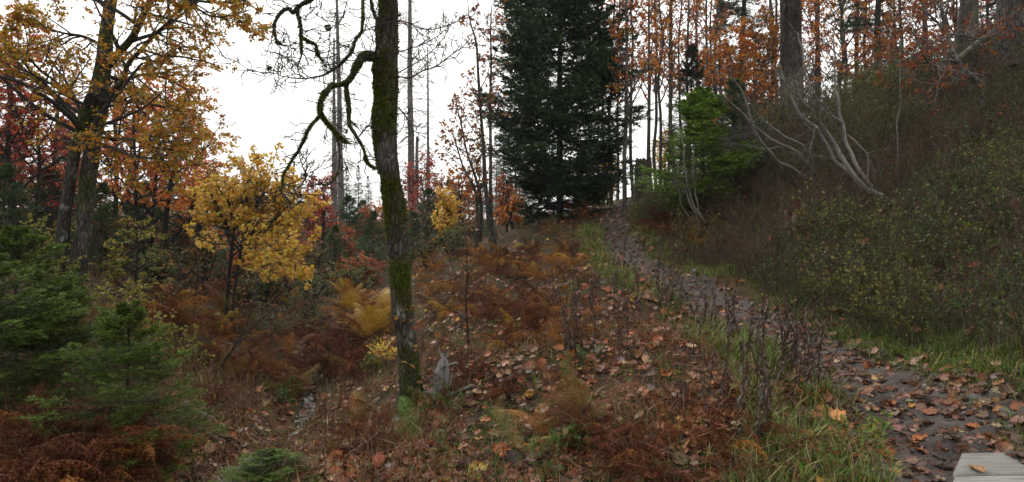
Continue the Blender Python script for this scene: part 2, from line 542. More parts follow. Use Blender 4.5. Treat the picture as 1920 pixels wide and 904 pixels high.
SY = np.array([4, 6.7, 7.9, 10, 12.2, 16.]); SX = np.array([-2.1, -2.46, -2.73, -3.23, -4.05, -5.0])
def build_stream():
    n, m = 160, 9
    y = np.linspace(4.2, 13, n)
    c = np.interp(y, SY, SX)
    hw = 0.10 + 0.09 * vnoise(np.stack([y * 1.7, 0 * y, 0 * y], 1), 4)
    hw = np.maximum(hw, 0.03)
    s = np.linspace(-1, 1, m)
    X = c[:, None] + s[None] * hw[:, None]; Y = np.repeat(y[:, None], m, 1)
    zc = H(c, y) + 0.02
    Z = np.repeat(np.convolve(np.pad(zc, 8, 'edge'), np.ones(17) / 17, 'valid')[:, None], m, 1)
    Z = Z + 0.006 * vnoise(np.stack([X * 9, Y * 6, 0 * X], -1), 2)
    i = np.arange(n * m).reshape(n, m)
    q = np.stack([i[:-1, :-1], i[:-1, 1:], i[1:, 1:], i[1:, :-1]], -1).reshape(-1, 4)
    mb = MB(); mb.add(np.stack([X, Y, Z], -1), [(q, 0)], (.02, .02, .02))
    tag(link("stream", mb.mesh("stream", [water_mat()])), "thin trickle of water in the leafy gully", kind="structure")

build_ground(); build_path(); build_stream()

# ------------------------------------------------------------------ boardwalk step at the near end of the path
def box_np(mb, c, half, ax, col, bev=0.012, seg=10, rng=None, mi=0, skew=0.0):
    """bevelled plank along ax[0], with slight waviness"""
    L_, Wd, T = half
    prof = [(-Wd + bev, -T), (Wd - bev, -T), (Wd, -T + bev), (Wd, T - bev), (Wd - bev, T), (-Wd + bev, T), (-Wd, T - bev), (-Wd, -T + bev)]
    xs = np.concatenate([[-L_, -L_ + bev], np.linspace(-L_ + .05, L_ - .05, seg), [L_ - bev, L_]])
    V = []
    for k, x in enumerate(xs):
        f = 0.0 if 0 < k < len(xs) - 1 else bev
        for (a, b) in prof:
            V.append(c + ax[0] * (x + skew * a) + ax[1] * (a - np.sign(a) * f) + ax[2] * (b - np.sign(b) * f + 0.003 * math.sin(x * 5 + a * 9)))
    n = 8; K = len(xs)
    i = np.arange(K * n).reshape(K, n)
    a, b = i[:-1], i[1:]
    q = np.stack([a, np.roll(a, -1, 1), np.roll(b, -1, 1), b], -1).reshape(-1, 4)
    mb.add(np.array(V), [(q, mi), (np.arange(8)[None, ::-1], mi), ((K - 1) * n + np.arange(8)[None], mi)], col)

M_PLANK = solid_mat("weathered_plank", (3, 38, 38), 0.42, 1.4, 0.5, 0.7, det=7.0, spec=0.4, dist=0.01)
def build_boardwalk():
    a = W(1797, 848, 3.55); b = W(1930, 848, 3.60)
    # the planks run to the right, their ends turned a little away from the eye
    ax0 = nrm(np.array([1.0, 0.035, 0.0])); ax1 = np.array([0.035, -1.0, 0]); ax1 = nrm(ax1); ax2 = np.array([0, 0, 1.])
    z = a[2]
    root = thing("boardwalk", "grey weathered plank boardwalk end at the corner of the path", "boardwalk", (a[0] + .9, a[1] - .3, z - .16))
    o = np.array(root.location)
    cl = [(.21, .20, .185), (.25, .245, .23), (.19, .18, .165)]
    for k in range(3):
        mb = MB()
        off = 0.145 + k * 0.305
        c = np.array([a[0], a[1], z - .03]) + ax0 * (0.78 - k * .28) + ax1 * off
        box_np(mb, c, (0.9, 0.138, 0.03), (ax0, ax1, ax2), cl[k], bev=.014, skew=-.9)
        link("plank", mb.mesh("plank", [M_PLANK], o), root)
    for t in (0.25, 1.4):
        mb = MB()
        c = np.array([a[0], a[1], z - .115]) + ax0 * t + ax1 * 0.45
        box_np(mb, c, (0.46, 0.05, 0.052), (ax1, ax0, ax2), (.15, .13, .11))
        link("bearer", mb.mesh("bearer", [M_PLANK], o), root)
build_boardwalk()

# ------------------------------------------------------------------ trees
BROWN = np.array((.050, .040, .032)); GREY = np.array((.12, .112, .105)); MOSSC = np.array((.058, .072, .010)); DARK = np.array((.03, .026, .022))

def bark_col(V, seed, base, moss=0.0, mossdir=None, lichen=0.0, zref=1.0):
    n = len(V)
    k = fbm(V * np.array([5, 5, 1.6]), seed, 3)[:, None]
    c = base * (1 + 0.35 * k)
    if lichen:
        l = np.clip(fbm(V * 7.0, seed + 5, 2) - 0.55 + lichen, 0, 1)[:, None] * 1.5
        c = c * (1 - np.clip(l, 0, 1)) + np.array((.20, .205, .185)) * np.clip(l, 0, 1)
    if moss:
        mm = fbm(V * 3.1, seed + 9, 3) * 0.8 + moss
        mm = np.clip(mm * 2.2, 0, 1)[:, None]
        c = c * (1 - mm) + MOSSC * (1 + 0.5 * fbm(V * 11, seed + 3, 2)[:, None]) * mm
    return np.clip(c, .006, .8)

def trunk_tube(mb, P, R, n=60, sides=18, seed=0, lump=0.10, base=BROWN, moss=0.0, lichen=0.0, flare=0.0, mi=0, gnarl=0.0):
    P, R = resample(P, R, n)
    V, q = tubes(P, R, sides)
    ctr = np.repeat(P, sides, 0)
    dv = V - ctr
    k = 1 + lump * fbm(V * np.array([6, 6, 2.2]), seed, 3) + gnarl * np.clip(fbm(V * 4.0, seed + 2, 2), 0, 1)
    if flare:
        t = np.repeat(np.linspace(0, 1, n), sides)
        th = np.tile(np.linspace(0, 2 * np.pi, sides, endpoint=False), n)
        k = k + flare * np.exp(-t * n / 4.0) * (0.6 + 0.6 * np.sin(th * 4 + seed))
    V = ctr + dv * k[:, None]
    mb.add(V, [(q, mi)], bark_col(V, seed, base, moss, None, lichen))
    return P, R

def px_line(pts, d, wig=0.0, rng=None):
    """pixels (x, y, width) -> 3-D points and radii at depth d (d may change along the line)"""
    a = np.array(pts, float)
    dd = np.broadcast_to(d, (len(a),)) + (wig * rng.standard_normal(len(a)) if wig else 0)
    P = W(a[:, 0], a[:, 1], dd)
    R = a[:, 2] * dd / F / 2
    return P, R

def to_ground(P, R, extra=0.12, wide=1.0):
    """continue a line whose FIRST point is the base into the soil"""
    z = Hs(P[0, 0], P[0, 1])
    b = P[0].copy(); b[2] = min(z - extra, P[0, 2] - .05)
    return np.concatenate([b[None], P]), np.concatenate([[R[0] * wide], R])

# ---- the mossy maple in the middle
def moss_fuzz(mb, P, R, n, rng, side=None, ln=0.02, lo=0.0):
    """short moss blades standing off a limb"""
    k = rng.random(n) * (len(P) - 1.001); i = k.astype(int); f = (k - i)[:, None]
    c = P[i] * (1 - f) + P[i + 1] * f; r = R[i] * (1 - f[:, 0]) + R[i + 1] * f[:, 0]
    t = nrm(P[i + 1] - P[i])
    v = rng.standard_normal((n, 3))
    if side is not None:
        v = v + np.asarray(side) * 1.1
    v = nrm(v - (v * t).sum(1, keepdims=True) * t)
    b = c + v * (r * 0.97)[:, None]
    keep = fbm(b * 3.1, 110, 2) > lo
    b, v, t = b[keep], v[keep], t[keep]; n = len(b)
    d = nrm(v + 0.7 * rng.standard_normal((n, 3)) + np.array([0, 0, .1]))
    V, fa, kk = leaves(b, d, nrm(rng.standard_normal((n, 3))), ln * (0.5 + rng.random(n)), 'needle', width=0.45)
    mb.add(V, [(fa, 0)], np.repeat(pick(rng, [(3, (.105, .125, .014)), (2, (.065, .085, .012)), (1, (.14, .14, .025))], n, .25), kk, 0))

def mossy_tree():
    rng = rng_(11); D = 6.4
    base = W(772, 757, D); base[2] = Hs(base[0], base[1])
    root = thing("maple_tree", "bare leaning maple with thick moss on trunk and crooked limbs", "tree", base)
    tr = [(772, 760, 60), (771, 727, 46), (767, 684, 42), (760.5, 626, 43), (752, 559, 45), (749, 501, 44), (745.5, 444, 41), (741, 386, 42), (732.5, 343, 39),
          (727, 300, 43), (723.5, 266, 47), (723, 216, 52), (726, 186, 46), (723, 150, 52), (723, 133, 54), (727, 112, 40), (729, 100, 37), (729.5, 60, 36), (728.5, 0, 35),
          (727, -60, 33), (731, -150, 30), (728, -260, 26), (735, -380, 20), (731, -520, 13), (738, -650, 6)]
    P, R = px_line(tr, D); R = R * .9; P, R = to_ground(P, R, .12, 1.25)
    mb = MB(); Pt, Rt = trunk_tube(mb, P, R, 190, 28, 21, 0.07, np.array((.068, .056, .046)), moss=0.10, lichen=0.22, flare=0.7, gnarl=.12)
    link("trunk", mb.mesh("trunk", [M_BARK], base), root)
    limbs = {
        'A': ([(716, 112, 22), (700, 107, 22), (679, 108, 17), (668, 126, 16), (650, 153, 14), (636, 159, 12), (621, 161, 12), (612, 173, 11), (601, 193, 10), (600, 214, 9)], [0, -.1, -.2, -.25, -.3, -.3, -.3, -.35, -.4, -.4]),
        'A1': ([(600, 214, 8), (584.6, 233.5, 7), (570, 260, 7), (560, 282, 6), (548, 299, 6), (537, 319, 5.5), (530, 336, 5.5), (532, 345, 5), (527, 358, 4.5), (537, 370, 4), (543, 382, 3.5), (544, 392, 2)], -.4),
        'A1b': ([(532, 345, 3.5), (548, 348, 3), (558, 365, 2.5), (565, 371, 1.5)], -.42),
        'A1c': ([(548, 348, 3), (558, 350, 3), (570, 338, 3), (574, 328, 3.5), (570, 319, 2.5), (564, 302, 2), (561, 284, 2)], -.38),
        'A1d': ([(527, 362, 2.5), (512, 372, 2), (495, 387, 1.6), (478, 398, 1)], -.45),
        'A2': ([(600, 214, 7), (611, 229, 6), (626, 246, 6), (636, 258, 5.5), (650, 268, 4.5), (661, 270, 3)], -.35),
        'A2b': ([(633, 260, 4), (636, 282, 3.5), (637, 302, 3.5), (634, 321, 3), (626, 336, 2.6), (619, 344, 2.4), (609, 348, 2), (594, 338, 1.5), (585, 321, 1)], -.3),
        'A3': ([(650, 153, 10), (649, 165, 10), (652, 185, 11), (654, 204, 10), (654, 229, 9), (662, 246, 8.5), (672, 260, 8), (682, 280, 7), (686, 297, 6.5), (692, 309, 5.5), (704, 317, 4)], -.28),
        'A3b': ([(674, 256, 3.5), (684, 243, 3), (695, 232, 2)], -.26),
        'B': ([(704, 108, 7), (708, 84, 7), (706, 57, 7), (707, 40, 7), (699, 18, 6.5), (694, 0, 6), (690, -40, 5), (684, -100, 3)], -.15),
        'C': ([(675, -60, 8), (680, 0, 8), (681, 22, 8), (679, 44, 8), (674, 64, 8), (665.5, 75, 7), (659, 97, 7), (639, 119, 6), (621, 133, 5), (603.6, 142, 4.5), (584, 146, 3.2), (559, 147, 2.6), (533, 144, 2.4), (513, 137, 2.2),
               (488, 135, 2), (464, 128, 1.8), (442, 115, 1.6), (424, 108, 1.3), (411, 95, 1)], -.6),
        'D': ([(640, -70, 10), (612, -30, 10), (584, 0, 9), (559, 13, 9), (548, 24, 8), (544, 17, 7.5), (530.6, 20, 7), (519.5, 33, 7), (515, 46, 7), (517, 69, 6), (521, 80, 5), (528, 84, 4), (544, 85, 2.5), (559, 76, 1.5)], -.8),
        'D2': ([(559, 13, 5), (558, 26.5, 5), (563, 44, 5), (564, 69, 5.5), (565, 93, 4.5), (564, 106, 4), (557, 121, 2.5)], -.8),
        'D3': ([(564, 69, 3.5), (577, 77, 3.5), (592.5, 85, 3), (596, 102, 3.5), (606, 115, 2), (621, 128, 1.5)], -.75),
        'D4': ([(526, 88, 2.2), (522, 108, 2), (515, 124, 1.8), (513, 137, 1.8), (517, 153, 1.5), (525, 170, 1.2)], -.8),
        'D5': ([(520.6, 47.5, 2), (533, 53, 2), (541.6, 75, 1.8), (546, 93, 1.8), (547, 119.5, 1.6), (552.7, 141.6, 1.5)], -.78),
        'D6': ([(491, 86, 1.5), (497, 95, 1.8), (519.5, 99.6, 1.8), (541.6, 110.6, 1.8), (555, 119.5, 1.8), (577, 146, 1.5)], -.7),
        'E': ([(652, 0, 2.2), (648, 15, 2.2), (639, 37.6, 2.2), (621, 55, 2.2), (618, 88.5, 2), (614.6, 117, 2), (621, 130, 2)], -.62),
        'G': ([(748, 144.5, 4), (769.6, 144.5, 3.6), (793, 133, 3.2), (816, 124.6, 3), (846, 103, 2.4), (872.6, 83, 2), (889, 56.5, 1.4), (897, 20, 1)], [0, -.1, -.2, -.3, -.4, -.5, -.55, -.6]),
        'G2': ([(748, 136, 3), (783, 116, 2.6), (809.5, 96, 2.2), (839, 56.5, 1.6), (841, 33, 1)], [0, .1, .15, .2, .25]),
        'G3': ([(640, 113, 1.6), (660, 113, 2), (706.5, 106, 2.4), (753, 96, 2.4), (793, 83, 2.2), (826, 63, 1.8), (844, 46.5, 1.2)], -.45),
        'G4': ([(655, 78, 2), (680, 60, 2.4), (713, 46.5, 2.6), (756, 40, 2.6), (783, 51.5, 2.4), (806, 55, 2.2), (839, 48, 2), (866, 33, 1.6), (899, 10, 1.2)], -.42),
        'Hh': ([(748, 201, 4), (763, 222.6, 3.2), (773, 244, 2.6), (796, 256, 1.4)], -.1),
        'I': ([(752, 335, 2), (768, 348, 1.6), (778, 345, 1.2), (783, 330, 1)], -.1),
    }
    ends = []
    for nm, (pts, dz) in limbs.items():
        P, R = px_line(pts, D + np.asarray(dz))
        R = R * .88
        n = max(10, int(len(pts) * 7))
        thick = R.max() > 0.014
        mb = MB()
        big = R.max() > 0.008
        Ps, Rs = resample(P, R, n)
        Ps = Ps + 0.006 * np.stack([fbm(Ps * 9, 5 + s, 2) for s in range(3)], 1) * (1 if big else .6)
        if thick: Rs = Rs * (1 + 0.14 * fbm(Ps * 16, 3, 2))
        V, q = tubes(Ps, Rs, 10 if thick else 6)
        col = bark_col(V, 33, np.array((.034, .028, .024)), moss=(0.22 if nm in ('A', 'A2', 'A3', 'A1', 'C') else -0.1) if thick else 0)
        mb.add(V, [(q, 0)], col)
        link("limb", mb.mesh("limb", [M_BARK if thick else M_TWIG], base), root)
        ends.append((Ps, Rs, nm))
    # fine twigs along the limbs
    mb = MB()
    for Ps, Rs, nm in ends:
        ln = np.linalg.norm(np.diff(Ps, axis=0), axis=1).sum()
        m = int(8 + ln * (17 if nm in 'CDEGG2G3G4' else 12))
        if nm in ('A',): m = 8
        Q, RR = branch_out(Ps[None], Rs[None], m, .12, .98, 1.0, 1, 6, .35, .04, rng, L=0.30)
        RR = np.minimum(RR * 1.3 + .001, .0042)
        V, q = tubes(Q, RR, 4); mb.add(V, [(q, 0)], (.030, .024, .022))
        Q2, R2 = branch_out(Q, RR, 3, .2, .95, .9, .5, 5, .4, .05, rng)
        V, q = tubes(Q2, np.minimum(R2, .0022) + .0010, 3); mb.add(V, [(q, 0)], (.032, .025, .024))
    link("twigs", mb.mesh("twigs", [M_TWIG], base), root)
    # branches above the frame
    Q, RR = branch_out(Pt[None], Rt[None], 16, .66, .99, .9, 1, 9, .28, .06, rng, L=2.4)
    mb = MB(); V, q = tubes(Q, RR * 1.2, 7); mb.add(V, [(q, 0)], (.035, .03, .022))
    Q2, R2 = branch_out(Q, RR, 7, .2, 1, .8, .45, 6, .3, .05, rng)
    V, q = tubes(Q2, R2, 4); mb.add(V, [(q, 0)], (.03, .026, .022))
    link("upper_limbs", mb.mesh("upper_limbs", [M_TWIG], base), root)
    # moss
    mb = MB()
    up = np.array([-.75, -.55, .25])
    moss_fuzz(mb, Pt[45:150], Rt[45:150] * 1.03, 30000, rng, up, .026, -.12)
    moss_fuzz(mb, Pt[2:60], Rt[2:60], 9000, rng, np.array([.2, -1, 0]), .02, .0)
    for Ps, Rs, nm in ends:
        if nm in ('A', 'A2', 'A3'): moss_fuzz(mb, Ps, Rs, 3600, rng, np.array([0, 0, .7]), .02, -.5)
        elif nm in ('A1', 'B', 'C', 'D', 'D2', 'A2b', 'D3'): moss_fuzz(mb, Ps[:int(len(Ps) * .8)], Rs, 1500, rng, None, .014, -.25)
    # moss cushions hanging on twigs
    for (x, y, r, dz) in [(614.6, 52, 5, -.62), (577, 78, 3, -.75), (596, 101, 3, -.75), (521, 80, 3.5, -.8), (572, 328, 3, -.38), (505, 128, 2.5, -.8)]:
        c = W(x, y, D + dz); rr = r * 6 / F
        pp = np.stack([c + [0, 0, rr], c, c - [0, 0, rr]]); moss_fuzz(mb, pp, np.array([.4, 1, .3]) * rr, 500, rng, None, .014, -2)
    link("moss", mb.mesh("moss", [M_MOSS], base), root)
    # a few leaves still hanging
    mb = MB()
    pts = np.array([(757, 43), (770, 88), (835, 84), (599, 62), (621, 188), (496, 138), (866, 44), (779, 149)])
    p = W(pts[:, 0], pts[:, 1], D - .4)
    V, f, k = leaves(p, nrm(rng.standard_normal((8, 3)) - [0, 0, 1]), rng.standard_normal((8, 3)), .04, 'maple'); mb.add(V, [(f, 0)], (.30, .075, .02))
    link("last_leaves", mb.mesh("last_leaves", [M_LEAF], base), root)
mossy_tree()

# ---- generic leafy tree from traced stems
def leafy_tree(name, label, cat, d, stems, pal, seed, leaf=.07, kind='oval', n1=26, l1=1.2, n2=5, n3=3, per=5, f0=.3, ang=.9, up=.06, wig=.16, flat=.6,
               base=BROWN, moss=-.3, group=None, limbs=(), lrat2=.45, lrat3=.5, lichen=0.05, droop=.3, top_extra=None, sides=10, jit=.18, wide=1.0, stem_cols=None):
    rng = rng_(seed)
    if d > 18 and kind == 'maple': kind, wide = 'oval', 1.35
    b0 = W(stems[0][0][0], stems[0][0][1], d)
    b0[2] = Hs(b0[0], b0[1])
    root = thing(name, label, cat, b0, group)
    mbb = MB(); mbl = MB(); mbt = MB()
    lines = []
    for k, st in enumerate(stems):
        dd = d + (0.0 if k == 0 else 0.25 * rng.standard_normal())
        P, R = px_line(st, dd)
        if k == 0 or st[0][1] > stems[0][0][1] - 25: P, R = to_ground(P, R, .15, 1.2)
        n = 24 if d > 13 else 40
        Ps, Rs = trunk_tube(mbb, P, R, n * (3 if sides > 16 else 1), sides, seed + k, .08, base if stem_cols is None else np.array(stem_cols[k]), moss, lichen)
        lines.append((Ps, Rs, f0, n1, l1))
    for li in limbs:
        pts, dz, nn, ll = li
        P, R = px_line(pts, d + np.asarray(dz))
        Ps, Rs = trunk_tube(mbb, P, R, 26, 7, seed + 7, .1, base, moss, lichen)
        lines.append((Ps, Rs, .12, nn, ll))
    for Ps, Rs, ff, nn, ll in lines:
        far_ = d > 13
        Q, RR = branch_out(Ps[None], Rs[None], nn, ff, 1, ang, 1, 6 if far_ else 8, wig, up, rng, flat, L=ll * 1.3)
        V, q = tubes(Q, RR, 3 if far_ else 5); mbt.add(V, [(q, 0)], base * .8)
        Q2, R2 = branch_out(Q, RR, n2, .2, 1, .8, lrat2, (2 if d > 20 else 3) if far_ else 4, wig, up * .5, rng, flat)
        V, q = tubes(Q2, R2, 3); mbt.add(V, [(q, 0)], base * .75)
        Q3, R3 = branch_out(Q2, R2, n3, .2, 1, .8, lrat3, 3, wig, 0, rng, flat)
        if not far_:
            V, q = tubes(Q3, np.minimum(R3, .002), 3); mbt.add(V, [(q, 0)], base * .75)
        put_leaves(mbl, Q3, per, leaf, pal, kind, rng, droop=droop, jit=jit, width=wide, flat=flat)
        put_leaves(mbl, Q2, max(1, per // 2), leaf, pal, kind, rng, droop=droop, jit=jit, width=wide, flat=flat)
    link("trunk", mbb.mesh("trunk", [M_BARK], b0), root)
    link("branches", mbt.mesh("branches", [M_TWIG], b0), root)
    link("crown", mbl.mesh("crown", [M_LEAF], b0, smooth=False), root)
    return root

ORANGE = [(4, (.54, .18, .035)), (3, (.60, .26, .045)), (2, (.38, .105, .03)), (1, (.64, .36, .05))]
RUST = [(4, (.38, .12, .05)), (3, (.46, .175, .06)), (2, (.26, .08, .042))]
REDS = [(4, (.44, .085, .05)), (3, (.34, .066, .045)), (2, (.50, .15, .055))]
YELLOW = [(5, (.76, .52, .09)), (3, (.70, .42, .07)), (3, (.80, .62, .14)), (1, (.58, .27, .05))]
BEECH = [(4, (.58, .24, .025)), (3, (.44, .28, .03)), (4, (.64, .33, .03)), (6, (.38, .34, .045)), (2, (.50, .16, .025))]
YGREEN = [(4, (.24, .22, .035)), (3, (.15, .16, .03)), (2, (.36, .28, .04))]

# the big twin-trunked beech on the left
leafy_tree("beech_tree", "large beech with two fused mossy trunks at the frame's left side", "tree", 10.0,
    [[(122, 552, 58), (140, 512, 32), (156, 446, 26), (161, 380, 28), (168, 313, 27), (173, 280, 27), (176, 250, 29), (182, 212, 33), (187, 176, 36), (191, 143, 28), (196, 110, 26), (199, 66, 24), (203, 33, 21), (208, 0, 21),
      (216, -60, 22), (226, -160, 19), (232, -300, 15), (246, -460, 9), (250, -600, 4)],
     [(104, 548, 28), (110, 500, 24), (117, 446, 22), (125, 380, 19), (136, 313, 19), (142, 280, 18), (149, 255, 18), (160, 212, 19), (174, 180, 20)]],
    BEECH, 101, leaf=.052, kind='oval', n1=14, l1=2.2, n2=6, n3=3, per=6, f0=.76, ang=1.15, up=.01, wig=.13, flat=.35, base=np.array((.060, .054, .047)), moss=-.02, lichen=.26, sides=22, stem_cols=[(.075, .067, .058), (.040, .036, .030)],
    limbs=[([(205, 122, 15), (226, 96, 14), (246, 73, 13), (265, 36, 12), (282, 0, 11), (300, -60, 9), (318, -140, 6)], [0, -.1, -.2, -.3, -.4, -.6, -.8], 13, 1.5),
           ([(204, 174, 11), (229, 153, 9), (242, 116, 9), (259, 100, 8), (289, 66, 7), (312, 45, 5), (350, 10, 4), (395, 30, 3.4), (430, 30, 3), (470, 18, 2)], [0, -.2, -.4, -.5, -.7, -.8, -1, -1.2, -1.4, -1.5], 26, .85),
           ([(158, 197, 7), (126, 179, 6), (100, 149, 5.5), (80, 136, 5), (43, 100, 4), (10, 86, 3)], [0, -.3, -.6, -.8, -1.1, -1.3], 17, .8),
           ([(190, 258, 7), (216, 262, 6.5), (245, 261, 6), (280, 275, 4.5), (312, 282, 2.5)], [0, -.2, -.4, -.6, -.8], 13, .8),
           ([(245, 261, 5), (275, 258, 4), (310, 250, 3.5), (345, 232, 2)], [-.4, -.3, -.2, 0], 18, 1.0),
           ([(196, 140, 8), (230, 150, 7), (270, 140, 6), (320, 150, 4), (360, 175, 2.5)], [0, .3, .6, .9, 1.2], 20, 1.0),
           ([(200, 90, 7), (160, 70, 6), (110, 60, 4), (60, 40, 3), (10, 30, 2)], [0, -.3, -.7, -1, -1.3], 15, .7),
           ([(212, -20, 10), (270, -30, 8), (340, -5, 6), (410, 5, 4), (480, -2, 2.5)], [0, -.5, -.9, -1.3, -1.6], 26, .9),
           ([(206, 20, 8), (150, -20, 7), (90, -10, 5), (30, 0, 3)], [0, .3, .6, .9], 12, .8)])

# the yellow maple beside the gully
leafy_tree("maple_tree", "yellow-leaved maple with forked thin dark stems beside the gully", "tree", 11.0,
    [[(424, 640, 8), (425, 580, 7), (429, 520, 6.5), (434, 470, 6), (441, 420, 5.5), (449, 390, 5), (458, 360, 4), (464, 338, 3), (467, 325, 1.5)],
     [(433, 636, 7), (439, 560, 6), (447, 500, 5.5), (456, 450, 5), (468, 415, 6), (482, 385, 5), (498, 360, 4), (520, 350, 2)]],
    YELLOW, 102, leaf=.066, kind='maple', n1=19, l1=1.25, n2=6, n3=3, per=6, f0=.5, ang=.75, up=.05, wig=.12, flat=.7, base=DARK, moss=-.1,
    limbs=[([(436, 520, 5), (462, 505, 4), (490, 500, 3), (520, 490, 2), (548, 478, 1.2)], [0, -.2, -.4, -.6, -.8], 14, .8),
           ([(438, 470, 5), (420, 430, 4), (405, 400, 3), (398, 370, 2)], [0, .2, .3, .4], 12, .8),
           ([(455, 450, 5), (490, 425, 4), (520, 410, 3), (545, 395, 2)], [0, .2, .4, .6], 14, .8)])

# orange and red stand behind the beech
leafy_tree("maple_tree", "orange-red maple with several slender stems behind the twin beech", "tree", 15.5,
    [[(303, 540, 12), (307, 466, 11), (313, 396, 9), (320, 346, 8), (330, 300, 6), (340, 230, 4), (346, 180, 2)],
     [(283, 520, 8), (286, 440, 8), (290, 360, 7), (296, 290, 6), (300, 230, 4), (302, 170, 2)],
     [(262, 520, 8), (258, 440, 7), (254, 350, 7), (252, 270, 5), (250, 200, 3)],
     [(306, 480, 6), (330, 440, 5), (365, 410, 4), (400, 385, 3), (425, 370, 1.5)]],
    [(4, (.68, .20, .05)), (3, (.74, .30, .06)), (2, (.50, .12, .035)), (1, (.78, .42, .07))], 103, leaf=.07, kind='maple', n1=20, l1=1.5, n2=5, n3=3, per=8, f0=.34, ang=.95, up=.03, wig=.13, flat=.5, base=DARK)
leafy_tree("maple_tree", "crimson maple at the frame's left edge under beech leaves", "tree", 14.0,
    [[(18, 500, 12), (22, 400, 11), (14, 300, 10), (20, 200, 8), (12, 110, 5), (10, 60, 2)], [(60, 500, 8), (66, 400, 7), (74, 300, 6), (70, 230, 4), (76, 190, 2)],
     [(-40, 500, 10), (-50, 350, 9), (-44, 220, 7), (-36, 100, 3)]],
    REDS, 104, leaf=.08, kind='maple', n1=26, l1=1.6, n2=5, n3=3, per=6, f0=.3, ang=.95, up=.03, flat=.55, base=DARK)
leafy_tree("rowan_tree", "rust-leaved slender tree between the crimson maple and twin beech", "tree", 16.5,
    [[(92, 500, 8), (96, 400, 8), (102, 300, 7), (108, 220, 5), (112, 150, 3), (114, 110, 1)], [(70, 500, 6), (84, 430, 5), (100, 370, 4), (118, 340, 2)]],
    RUST, 105, leaf=.07, kind='oval', n1=22, l1=1.4, n2=5, n3=3, per=5, f0=.28, flat=.6, base=DARK)
leafy_tree("maple_tree", "golden-orange maple with upright stems right of the twin beech", "tree", 18.0,
    [[(218, 480, 9), (217, 400, 8), (219, 300, 7), (214, 200, 5), (216, 130, 2)], [(236, 470, 7), (240, 360, 6), (246, 280, 5), (250, 210, 2)],
     [(376, 470, 7), (372, 400, 6), (366, 320, 5), (372, 260, 3), (376, 215, 1)]],
    [(4, (.36, .15, .025)), (3, (.30, .10, .02)), (3, (.40, .24, .03)), (1, (.2, .18, .03))], 106, leaf=.085, kind='maple', n1=22, l1=1.5, n2=5, n3=3, per=6, f0=.25, flat=.55, base=DARK)
leafy_tree("young_beech", "young yellow-green beech standing right of the beech's twin trunks", "tree", 10.5,
    [[(252, 590, 6), (254, 540, 5), (257, 490, 4), (262, 450, 3), (266, 425, 1)]], YGREEN, 107, leaf=.05, n1=26, l1=.7, n2=4, n3=3, per=5, f0=.12, ang=1.2, flat=.3, base=DARK, up=0)
leafy_tree("young_beech", "young yellowing beech left of the beech's twin trunks", "tree", 11.5,
    [[(70, 530, 5), (74, 490, 4), (78, 455, 3), (82, 425, 1.5)]], YGREEN, 108, leaf=.05, n1=22, l1=.75, n2=4, n3=3, per=5, f0=.12, ang=1.2, flat=.3, base=DARK, up=0)
leafy_tree("young_beech", "small yellow-green beech sapling behind the fallen pale log", "tree", 19.0,
    [[(215, 480, 5), (214, 440, 4), (216, 400, 3), (218, 370, 1.5)]], YGREEN, 109, leaf=.06, n1=24, l1=1.1, n2=4, n3=3, per=5, f0=.12, ang=1.1, flat=.4, base=DARK, up=.02)

# thin multi-stemmed tree left of the fir
leafy_tree("rowan_tree", "tall multi-stemmed tree with sparse orange leaves just left of fir", "tree", 14.5,
    [[(925, 466, 14), (917, 429, 9), (914, 386, 8), (909, 333, 8), (907, 280, 7), (903, 230, 6), (900, 190, 6), (896, 130, 5), (892, 75, 4), (880, 35, 3), (878, 10, 1.5)],
     [(928, 464, 10), (922, 410, 7), (920, 360, 7), (920, 280, 6), (919, 200, 5), (921, 120, 4), (920, 50, 3), (922, 10, 1.5)],
     [(893, 492, 9), (894, 429, 6), (895, 386, 6), (887, 346, 5), (871.5, 320, 4), (858, 280, 3), (846, 240, 1.5)],
     [(896, 480, 8), (901, 420, 6), (899, 360, 6), (889, 325, 5), (878, 295, 4), (866, 240, 3), (855, 190, 1.5)]],
    [(4, (.28, .085, .03)), (3, (.22, .065, .028)), (2, (.40, .22, .03))], 110, leaf=.075, kind='maple', n1=18, l1=.75, n2=4, n3=2, per=3, f0=.38, ang=.7, up=.08, wig=.12, flat=1, base=np.array((.07, .060, .055)), moss=-.2, lichen=.1)

# grove of slender stems behind the top of the path
GR = [(1172, 374, 16, 1178, 9, 0), (1186, 372, 22, 1187, 7, 1), (1146, 372, 22, 1150, 7, 0), (1160, 372, 25, 1158, 6, 1), (1216, 368, 21, 1219, 8, 0), (1227, 366, 24, 1232, 7, 2), (1240, 366, 22, 1238, 7, 0),
      (1252, 362, 25, 1262, 6, 1), (1262, 362, 23, 1256, 8, 2), (1275, 360, 26, 1280, 6, 0), (1288, 358, 24, 1290, 7, 1), (1302, 356, 27, 1310, 6, 2), (1330, 345, 26, 1322, 7, 0), (1131, 374, 26, 1128, 6, 1)]
gl = ["pale slender tree rising from the top end of the path", "thin orange-leaved tree just right of the path's pale slender tree", "slim grey stem close to the right side of the fir", "thin rust-leaved stem second right of the fir",
      "slender tree directly behind the broken stump at the path top", "thin stem second to the right of the broken stump", "thin stem third to the right of the broken stump", "slim orange tree in the middle of the stem grove",
      "thin dark stem just right of the grove's middle", "slim orange tree behind the young green spruce's top", "thin tree second left of the small dark spruce", "slim tree beside the small dark spruce",
      "slim orange tree right of the small dark spruce", "slim stem half hidden behind the fir's right boughs"]
